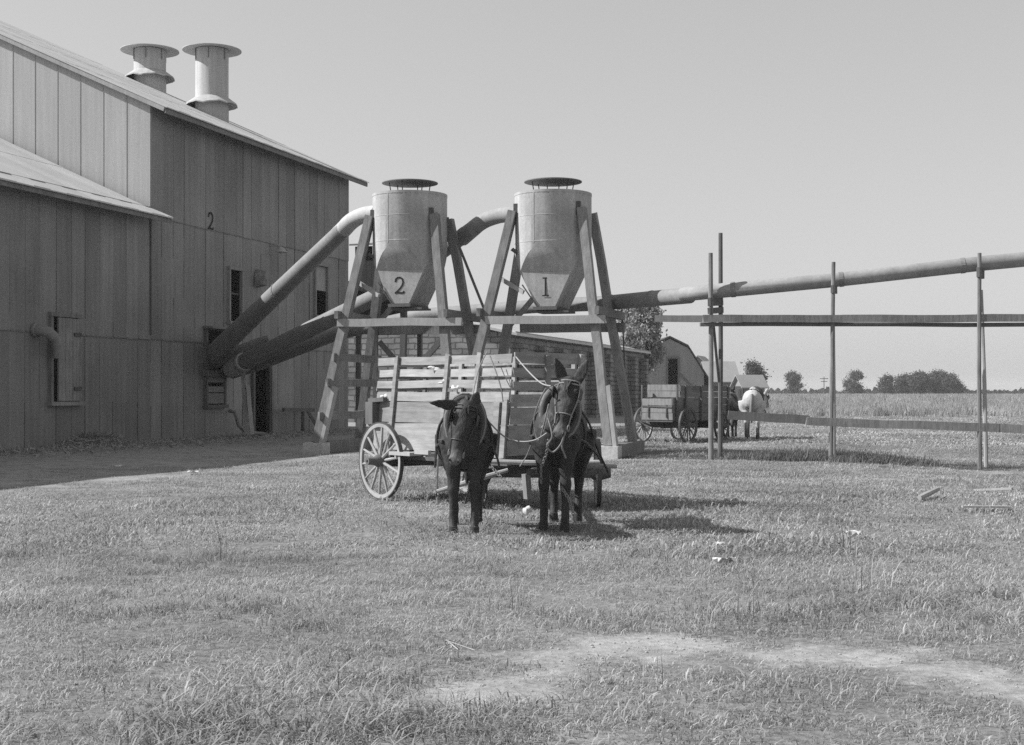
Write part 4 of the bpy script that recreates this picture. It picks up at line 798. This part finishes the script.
rope('bunched pale rope under the right mule\'s chin', [A(548,418,15.25), A(552,436,15.2), A(547,446,15.3), A(553,452,15.35), A(561,444,15.3), A(565,432,15.3), A(562,446,15.4), A(566,458,15.5)], .010, 'leather_pale')
def chain(label, pts, n):
    P_ = [Vector(p) for p in pts]; b = MB()
    for i in range(n):
        f = i/(n-1)*(len(P_)-1); k = min(int(f), len(P_)-2); c = P_[k].lerp(P_[k+1], f-k); a = (P_[k+1]-P_[k]).normalized(); s_ = a.cross(Vector((0,1,0)) if i % 2 else Vector((1,.9,0))).normalized()
        b.tube([c + a*.026*math.cos(t) + s_*.014*math.sin(t) for t in [2*math.pi*q/8 for q in range(8)]], .006, 5, True, True)
    return tag(b.build('chain', M['leather_pale']), label, 'chain')
chain('pale trace chain hanging beside the right mule\'s foreleg', [A(548,441,15.45), A(546,455,15.6), A(541,468,15.75), A(541,482,15.9)], 13)
chain('trace chain trailing down from the left mule\'s singletree to the grass', [A(489,464,17.2), A(500,476,17.1), A(512,489,17.0), A(519,497,16.9)], 18)
chain('trace chain dangling under the right mule to its hoof', [A(562,488,15.9), A(569,499,15.8), A(573,513,15.7), A(575,523,15.6)], 14)

# ------------------------------------------------------------------ masonry building, sheds, barn
bb = thing('masonry_building', 'low rough-block building with buttresses and a pale tin roof behind the hoppers', 'building', (-.1,70,0), RZ)
H0, PB, DB, LB = 4.62, .22, 16.0, 34.5
b = MB(); b.add([(0,0,-.5),(0,DB,-.5),(0,DB,H0),(0,DB/2,H0+PB*DB/2),(0,0,H0)], [(0,1,2,3,4)]); b.build('gable_wall', M['blockwall'], bb)
b = MB(); b.add([(.002,0,-.5),(LB,0,-.5),(LB,0,H0),(.002,0,H0)], [(0,1,2,3)]); b.add([(LB,0,-.5),(LB,DB,-.5),(LB,DB,H0),(LB,DB/2,H0+PB*DB/2),(LB,0,H0)], [(0,1,2,3,4)]); b.add([(0,DB,-.5),(LB,DB,-.5),(LB,DB,H0),(0,DB,H0)], [(0,1,2,3)]); b.build('long_wall', M['blockwall'], bb)
for k in range(9):
    x = 1.0 + 4.0*k; b = MB(); b.box((x,-.28,2.0),(.75,.55,4.1)); b.build('buttress', M['blockwall'], bb)
b = MB()
for a_, c_ in ((-.45, DB/2), (DB+.45, DB/2)):
    n_ = 44
    for k in range(n_):
        x0, x1 = -.3+(LB+.6)*k/n_, -.3+(LB+.6)*(k+1)/n_; u = .012*(k % 2)+.01; zA = H0+PB*(-.45)+.06; zC = H0+PB*DB/2+.06
        va = [(x0,a_,zA+u),(x1,a_,zA+u),(x1,c_,zC+u),(x0,c_,zC+u)]; b.add(va+[(p,q,r-.12-u) for p,q,r in va], [(0,1,2,3),(7,6,5,4),(0,4,5,1),(1,5,6,2),(2,6,7,3),(3,7,4,0)])
b.build('roof', M['roof'], bb)
b = MB(); b.beam((-.2,-.36,H0-.02),(LB+.2,-.36,H0-.02),.06,.16); b.build('fascia', M['timber_pale'], bb)
for k in range(4):
    b = MB(); b.box((3.0+8*k,-.06,2.2),(1.3,.1,1.7)); b.build('shutter', M['timber_dark'], bb)
sh_ = thing('loading_shed', 'dark board loading shed on stilts between the gin and hopper 2', 'shed', (-7.05,62,0), HRZ)
b = MB()
for k in range(9): b.box((.12+.27*k,0,6.2),(.26,.05,3.9)); b.box((.12+.27*k,2.2,6.2),(.26,.05,3.9))
for k in range(8): b.box((0,.15+.27*k,6.2),(.05,.26,3.9)); b.box((2.42,.15+.27*k,6.2),(.05,.26,3.9))
b.build('board_wall', M['inside'], sh_)
b = MB(); b.add([(-.2,-.25,8.25),(2.65,-.25,8.25),(2.65,2.5,8.6),(-.2,2.5,8.6),(-.2,-.25,8.17),(2.65,-.25,8.17),(2.65,2.5,8.52),(-.2,2.5,8.52)], [(0,1,2,3),(7,6,5,4),(0,4,5,1),(1,5,6,2),(2,6,7,3),(3,7,4,0)]); b.build('roof', M['rust'], sh_)
for x in (.1, 2.3):
    for y in (.1, 2.1): b = MB(); b.box((x,y,2.1),(.2,.2,4.4)); b.build('post', M['timber_dark'], sh_)
b = MB(); b.beam((-.9,-.2,6.6),(2.5,-.2,5.7),.08,.3); b.beam((-.7,-.2,4.9),(2.5,-.2,4.7),.08,.3); b.build('plank', M['timber'], sh_)

bn = thing('barn', 'gambrel-roofed barn with a tall dark doorway beyond the far wagon', 'barn', (14.9,130,0), R(1))
prof = [(-4.0,2.2),(-3.0,3.9),(-1.75,5.9),(0,6.75),(1.75,5.9),(3.0,3.9),(4.1,2.2)]
dl, dr_, dt = -.15, .75, 4.75; LBn = 7.0
b = MB(); ur = lambda x: 6.62-.49*abs(x)           # underside of the upper roof slopes
b.add([(-3.25,0,-.3),(dl,0,-.3),(dl,0,dt),(-3.25,0,dt-1.4),(-3.25,0,3.2)], [(0,1,2,3)]); b.add([(-3.25,0,dt-1.4),(dl,0,dt),(dl,0,ur(dl)),(-1.75,0,ur(1.75)),(-2.95,0,3.85)], [(0,1,2,3,4)])
b.add([(dr_,0,-.3),(3.25,0,-.3),(3.25,0,dt-1.4),(dr_,0,dt)], [(0,1,2,3)]); b.add([(dr_,0,dt),(3.25,0,dt-1.4),(2.95,0,3.85),(1.75,0,ur(1.75)),(dr_,0,ur(dr_))], [(0,1,2,3,4)]); b.add([(dl,0,dt),(dr_,0,dt),(dr_,0,ur(dr_)),(0,0,ur(0)),(dl,0,ur(dl))], [(0,1,2,3,4)])
for x in (-3.25, 3.25): b.add([(x,0,-.3),(x,LBn,-.3),(x,LBn,3.4),(x,0,3.4)], [(0,1,2,3)])
b.add([(-3.25,LBn,-.3),(3.25,LBn,-.3),(3.25,LBn,3.4),(-3.25,LBn,3.4)], [(0,1,2,3)]); b.add([(-3.25,LBn,3.4),(3.25,LBn,3.4),(2.95,LBn,3.85),(1.75,LBn,ur(1.75)),(0,LBn,ur(0)),(-1.75,LBn,ur(1.75)),(-2.95,LBn,3.85)], [tuple(range(7))]); b.build('wall', M['barn'], bn)
b = MB()
for (xa, za), (xb, zb) in zip(prof[:-1], prof[1:]):
    va = [(xa,-.14,za),(xb,-.14,zb),(xb,LBn+.2,zb),(xa,LBn+.2,za)]; b.add(va+[(x,y,z+.16) for x,y,z in va], [(3,2,1,0),(4,5,6,7),(0,1,5,4),(1,2,6,5),(2,3,7,6),(3,0,4,7)])
b.build('roof', M['barn_roof'], bn)
b = MB(); b.box((dl-.08,-.06,2.3),(.14,.1,5)); b.box((dr_+.08,-.06,2.3),(.14,.1,5)); b.box((.3,-.065,dt+.1),(1.2,.1,.16)); b.build('door_frame', M['timber_dark'], bn)
b = MB(); b.box((.3,LBn-.3,2.4),(1.4,.1,5)); b.build('inner_partition', M['inside'], bn)
b = MB(); b.beam((dr_+.2,-.05,3.3),(3.0,-.05,1.2),.06,.2); b.build('wall_brace', M['timber_dark'], bn)
def shed(name, label, loc, rz, W, Lg, h, rise, mroof, door=None, cat='shed'):
    e = thing(name, label, cat, loc, rz)
    b = MB(); b.add([(0,0,-.3),(W,0,-.3),(W,0,h),(W/2,0,h+rise),(0,0,h)], [(0,1,2,3,4)]); b.add([(0,Lg,-.3),(W,Lg,-.3),(W,Lg,h),(W/2,Lg,h+rise),(0,Lg,h)], [(0,1,2,3,4)]); b.add([(0,0,-.3),(0,Lg,-.3),(0,Lg,h),(0,0,h)], [(0,1,2,3)]); b.add([(W,0,-.3),(W,Lg,-.3),(W,Lg,h),(W,0,h)], [(0,1,2,3)]); b.build('wall', M['barn'], e)
    b = MB()
    for s_ in (-1, 1):
        k = rise/(W/2); va = [(W/2+s_*(W/2+.35),-.35,h-k*.35+.1),(W/2+s_*(W/2+.35),Lg+.35,h-k*.35+.1),(W/2,Lg+.35,h+rise+.1),(W/2,-.35,h+rise+.1)]; b.add(va+[(x,y,z-.1) for x,y,z in va], [(0,1,2,3),(7,6,5,4),(0,4,5,1),(1,5,6,2),(2,6,7,3),(3,7,4,0)])
    b.build('roof', M[mroof], e)
    if door: b = MB(); b.box((door[0],-.04,door[2]/2),(door[1],.1,door[2])); b.build('door', M['inside'], e)
    b = MB(); b.box((W*.75,-.04,h*.62),(.8,.1,.9)); b.build('window', M['inside'], e)
    return e
shed('farm_shed', 'pale tin-roofed shed just right of the gambrel barn', (20.5,150,0), -R(84), 4.2, 3.0, 2.9, 1.9, 'tin_white')
shed('farm_shed', 'low shed with a dark gabled end beside the small tree', (23.2,144,0), -R(72), 2.1, 2.5, 2.3, 1.0, 'tin_white', (1.3,1.8,2.2))
shed('farm_house', 'narrow pale house end showing above the barn eave', (20.9,162,0), HRZ, 2.0, 5, 4.9, .9, 'tin_white', None, 'house')

# ------------------------------------------------------------------ trees
def tree(label, base, H, lobes, nleaf, lsz, m='leaf', group=None, trunk_r=.16, name='tree', dens=.55):
    e = thing(name, label, 'tree', base, random.uniform(0, 6), group)
    b = MB(); top = Vector((0,0,H*.7)); b.tube([(0,0,-.2),(.05*H*.2,0,H*.25),(.02*H,.01*H,H*.5),(0,.02*H,H*.72)], [trunk_r*1.3,trunk_r,trunk_r*.7,trunk_r*.3], 9)
    for (c, r) in lobes:
        s_ = Vector((0,0,max(.2*H, c[2]*.62))); cc = Vector(c); b.tube([s_, s_.lerp(cc,.5)+Vector((0,0,-.03*H)), cc], [trunk_r*.5,trunk_r*.3,trunk_r*.1], 6)
    b.build('trunk', M['bark'], e, True)
    vs, fs, tn = [], [], []; wts = [r[0]*r[1]*r[2] for c, r in lobes]
    twigs = []
    for _ in range(max(20, int(nleaf/22))):
        c, r = random.choices(lobes, wts)[0]; d = Vector((random.gauss(0,1),random.gauss(0,1),random.gauss(0,1))).normalized(); q = random.uniform(.45,1.08)
        twigs.append((Vector((c[0]+d.x*r[0]*q, c[1]+d.y*r[1]*q, c[2]+d.z*r[2]*q)), random.uniform(.5,1.3), random.random()))
    for i in range(nleaf):
        tw, sp, t0 = random.choice(twigs); p = tw + Vector((random.gauss(0,1),random.gauss(0,1),random.gauss(0,.8)))*(sp*lsz*2.1)
        if p.z < .1*H: continue
        a = Vector((random.gauss(0,1),random.gauss(0,1),random.gauss(0,.7)+.3)).normalized(); x = a.orthogonal().normalized(); x = Quaternion(a, random.uniform(0,6.28)) @ x; y = a.cross(x); s_ = lsz*random.uniform(.6,1.3); o = len(vs)
        vs += [p-x*s_, p-y*s_*.5+x*.1*s_, p+x*s_, p+y*s_*.5]; fs.append((o,o+1,o+2,o+3)); tn.append(min(1,max(0,t0*.6+random.random()*.4)))
    me = bpy.data.meshes.new('crown'); me.from_pydata([tuple(v) for v in vs], [], fs); at_ = me.attributes.new('tone','FLOAT','FACE'); at_.data.foreach_set('value', np.array(tn, dtype=np.float32)); me.materials.append(M[m])
    o = bpy.data.objects.new('crown', me); COL.objects.link(o); o.parent = e; return e
def lobes_(H, W, n, low=.3, seed=0):
    rs = random.Random(seed); L = []
    for i in range(n):
        z = rs.uniform(low+.1, .86)*H; k = math.sin(math.pi*min(1,(z/H-low*.6)/(1.05-low*.6)))**.6; a = rs.uniform(0,6.28); q = rs.uniform(.1,.62)*W/2*k
        L.append(((q*math.cos(a),q*math.sin(a),z),(W*.2*rs.uniform(.7,1.2),W*.2*rs.uniform(.7,1.2),H*.13*rs.uniform(.8,1.3))))
    L.append(((0,0,H*.88),(W*.16,W*.16,H*.12))); return L
c_ = A(641,392,112); tree('tall tree in a paler, sunlit leaf tone at the far end of the masonry building', (c_.x,c_.y,0), 9.4, lobes_(9.4,4.6,18,.36,4), 30000, .15, 'leaf_pale', None, .22)
c_ = A(629,392,104); tree('dark bushy tree in the shade against the masonry building end', (c_.x,c_.y,0), 4.8, lobes_(4.8,4.2,10,.0,8), 9000, .17, 'leaf', None, .12)
c_ = A(752,392,255); tree('small round tree rising behind the farm shed', (c_.x,c_.y,0), 7.0, lobes_(7.0,5.6,12,.1,5), 8000, .22, 'leaf', None, .2)
for i, (px, Y, H, W_, lb) in enumerate(((794,420,7.4,6.0,'leftmost small tree standing alone on the horizon'),(855,420,7.8,7.4,'middle tree of the horizon, left of the big clump'),(744,300,4.6,5,'low bush at the horizon just right of the sheds'))):
    c_ = A(px,392,Y); tree(lb, (c_.x,c_.y,0), H, lobes_(H,W_,11,.05,20+i), 7000, .27, 'leaf', 'trees on the horizon', .2)
for i, (px, H, W_, lb) in enumerate(((887,6.0,6.0,'leftmost and loosest tree of the big horizon clump'),(904,6.6,8.0,'second tree from the left in the big horizon clump'),(920,7.0,9.0,'third tree in the middle of the big horizon clump'),(937,7.4,9.5,'tallest tree of the big horizon clump, right of its middle'),(952,6.4,8.0,'rightmost dark rounded tree of the big horizon clump'))):
    c_ = A(px,392,395+6*(i % 2)); tree(lb, (c_.x,c_.y,0), H, lobes_(H,W_,14,.0,40+i), 11000, .28, 'leaf', 'trees on the horizon', .22)
# far hedge line
vs, fs, tn = [], [], []
for _ in range(9000):
    px = random.uniform(690,1060); Y = random.uniform(470,520); x = (px-512)/F*Y; hh = 2.2+1.8*mnoise.noise((px*.06,0,1)) + 1.2*mnoise.noise((px*.3,0,4)); z = random.random()**.7*max(.8,hh); s_ = random.uniform(.25,.5); o = len(vs); a = random.uniform(0,3.14)
    vs += [(x-s_*math.cos(a),Y-s_*math.sin(a),z-s_),(x+s_*math.cos(a),Y+s_*math.sin(a),z-s_*.4),(x+s_*math.cos(a)*.7,Y,z+s_),(x-s_,Y,z+s_*.6)]; fs.append((o,o+1,o+2,o+3)); tn.append(random.random())
me = bpy.data.meshes.new('treeline'); me.from_pydata(vs,[],fs); a_ = me.attributes.new('tone','FLOAT','FACE'); a_.data.foreach_set('value', np.array(tn,dtype=np.float32)); me.materials.append(M['leaf']); o = bpy.data.objects.new('treeline', me); COL.objects.link(o); o['kind'] = 'stuff'; o['label'] = 'thin dark line of far bushes along the horizon'
c_ = A(824,392,340); e = thing('utility_pole', 'thin utility pole with crossarms far off in the field', 'pole', (c_.x,c_.y,0)); b = MB(); b.tube([(0,0,-.3),(0,0,5.4)],[.14,.09],8); b.build('pole', M['bark'], e); b = MB(); b.box((0,-.1,4.9),(2.0,.12,.16)); b.box((0,-.1,4.2),(1.6,.12,.16)); b.build('crossarm', M['bark'], e)

# ------------------------------------------------------------------ litter and debris
def gp(px, py): p = PP(px, py); return Vector((p[0], p[1], 0))
def bit(name, label, cat, px, py, mk, m, z=.05, rz=0):
    b = MB(); mk(b); o = b.build(name, M[m]); g = gp(px, py); o.location = (g.x, g.y, z); o.rotation_euler = (0,0,rz); return tag(o, label, cat)
bit('stick', 'pale split log lying tilted in the grass, right of the trestle shade', 'log', 929, 500, lambda b: b.tube([(-.2,-.2,0),(0,0,.05),(.2,.22,.1)],[.035,.045,.035],8), 'timber_pale')
bit('board', 'long pale board lying flat in the grass near the right edge', 'board', 985, 512, lambda b: b.box((0,0,0),(.6,.08,.025)), 'timber_pale', .07, R(-4))
bit('board', 'slanting pale board resting by the last trestle post', 'board', 992, 494, lambda b: b.beam((-.2,.2,0),(.25,-.2,.05),.08,.03), 'timber_pale', .05)
def crump(sx, sy, n=5, h=.05):
    def f(b):
        g = [[(sx*(i/n-.5)+random.uniform(-.012,.012), sy*(j/n-.5)+random.uniform(-.012,.012), random.uniform(0,h)) for j in range(n+1)] for i in range(n+1)]
        vs = [p for r in g for p in r]; fs = [(i*(n+1)+j,(i+1)*(n+1)+j,(i+1)*(n+1)+j+1,i*(n+1)+j+1) for i in range(n) for j in range(n)]
        k = len(vs); b.add(vs+[(x,y,z-.006) for x,y,z in vs], fs+[tuple(q+k for q in reversed(f_)) for f_ in fs])
    return f
bit('paper_scrap', 'narrow white paper strip in the grass, right of centre', 'paper', 851, 541, crump(.2,.04), 'paper', .07, R(-35))
bit('paper_scrap', 'torn white paper wad with a dark underside, below the wagon shadow', 'paper', 724, 568, crump(.2,.09,5,.06), 'paper', .05, R(-8))
bit('paper_scrap', 'small white paper just above the torn wad', 'paper', 719, 552, crump(.1,.05), 'paper', .06)
bit('paper_scrap', 'thin white strip of paper in the grass behind the wagon shadow', 'paper', 731, 507, crump(.2,.03), 'paper', .08)
bit('paper_scrap', 'white scrap of paper left of the near wagon wheel', 'paper', 334, 504, crump(.12,.07), 'paper', .06)
bit('paper_scrap', 'tiny pale scrap in the shaded yard by the gin', 'paper', 117, 470, crump(.2,.08), 'paper', .06)
bit('paper_scrap', 'tiny white scrap at the edge of the building shadow', 'paper', 193, 476, crump(.2,.1), 'paper', .06)
bit('stick', 'dry straw stalks lying by the front edge of the dirt path', 'stalk', 453, 660, lambda b: [b.tube([(random.uniform(-.1,.1),random.uniform(-.1,.1),.02),(random.uniform(-.05,.05),0,.09),(random.uniform(-.02,.14),random.uniform(-.12,.02),.05)],.004,5) for _ in range(6)], 'timber_pale', .03)
b = MB()                                            # clods and pebbles on the bare path
for _ in range(700):
    (ax, ay), (bx, by), wd = random.choice(PATH); t = random.random(); x, y = ax+(bx-ax)*t+random.gauss(0,.25), ay+(by-ay)*t+random.gauss(0,wd*.7); r = random.choice((.003,.003,.004,.005,.008))*random.uniform(.6,1.3)
    b.ball((x, y, gz(x,y)+r*.3), (r*random.uniform(.8,1.4), r*random.uniform(.8,1.4), r*.7), 6, 4)
o = b.build('clods', M['clod']); o['kind'] = 'stuff'; o['label'] = 'small clods and pebbles on the bare dirt path'
vs, fs, tn = [], [], []                              # trash heap against the wall
c0 = gp(82,447); 
for _ in range(9000):
    u, v_ = random.gauss(0,1.25), random.gauss(0,.5); hgt = .5*math.exp(-(u/1.5)**2-(v_/.7)**2); z = hgt*random.random()**.6; p = Vector((c0.x,c0.y,0)) + Vector((.29,.957,0))*u*1.15 + Vector((.957,-.29,0))*(v_+.1)
    if (p.x+11.3)*.957-(p.y-43)*.29 < .05: continue
    a = Vector((random.gauss(0,1),random.gauss(0,1),random.gauss(0,.4))).normalized(); s_ = random.uniform(.05,.22); q = a.orthogonal().normalized()*random.uniform(.004,.014); p.z = z; o = len(vs)
    vs += [p-a*s_-q,p-a*s_+q,p+a*s_+q,p+a*s_-q]; fs.append((o,o+1,o+2,o+3)); tn.append(random.random())
me = bpy.data.meshes.new('straw_heap'); me.from_pydata([tuple(v) for v in vs],[],fs); a_ = me.attributes.new('tone','FLOAT','FACE'); a_.data.foreach_set('value', np.array(tn,dtype=np.float32)); me.materials.append(M['straw']); o = bpy.data.objects.new('straw_heap', me); COL.objects.link(o); o['kind'] = 'stuff'; o['label'] = 'heap of straw and cotton trash against the gin wall'
vs, fs, tn = [], [], []                              # litter along the foot of the wall
for _ in range(5000):
    t = random.uniform(-9,14); n_ = abs(random.gauss(0,1.1))+.1; p = Vector((-11.3,43,0)) + Vector((.29,.957,0))*t + Vector((.957,-.29,0))*n_; p.z = random.uniform(.0,.10)
    a = Vector((random.gauss(0,1),random.gauss(0,1),random.gauss(0,.5))).normalized(); s_ = random.uniform(.03,.14); q = a.orthogonal().normalized()*random.uniform(.004,.018); o = len(vs)
    vs += [p-a*s_-q,p-a*s_+q,p+a*s_+q,p+a*s_-q]; fs.append((o,o+1,o+2,o+3)); tn.append(random.random())
me = bpy.data.meshes.new('yard_litter'); me.from_pydata([tuple(v) for v in vs],[],fs); a_ = me.attributes.new('tone','FLOAT','FACE'); a_.data.foreach_set('value', np.array(tn,dtype=np.float32)); me.materials.append(M['straw']); o = bpy.data.objects.new('yard_litter', me); COL.objects.link(o); o['kind'] = 'stuff'; o['label'] = 'loose straw litter along the foot of the gin wall'

# ------------------------------------------------------------------ the summer air
b = MB(); b.box((0,1500,9.0), (4200,3040,23)); o = b.build('haze', M['lint']); hm = bpy.data.materials.new('haze'); hm.use_nodes = True; hn = hm.node_tree; hn.nodes.clear()
ho = hn.nodes.new('ShaderNodeOutputMaterial'); pv = hn.nodes.new('ShaderNodeVolumePrincipled'); pv.inputs['Color'].default_value = (.95,.95,.95,1); pv.inputs['Density'].default_value = .00028; hn.links.new(pv.outputs[0], ho.inputs['Volume'])
o.data.materials.clear(); o.data.materials.append(hm); o['kind'] = 'stuff'; o['label'] = 'thin summer haze over the field'
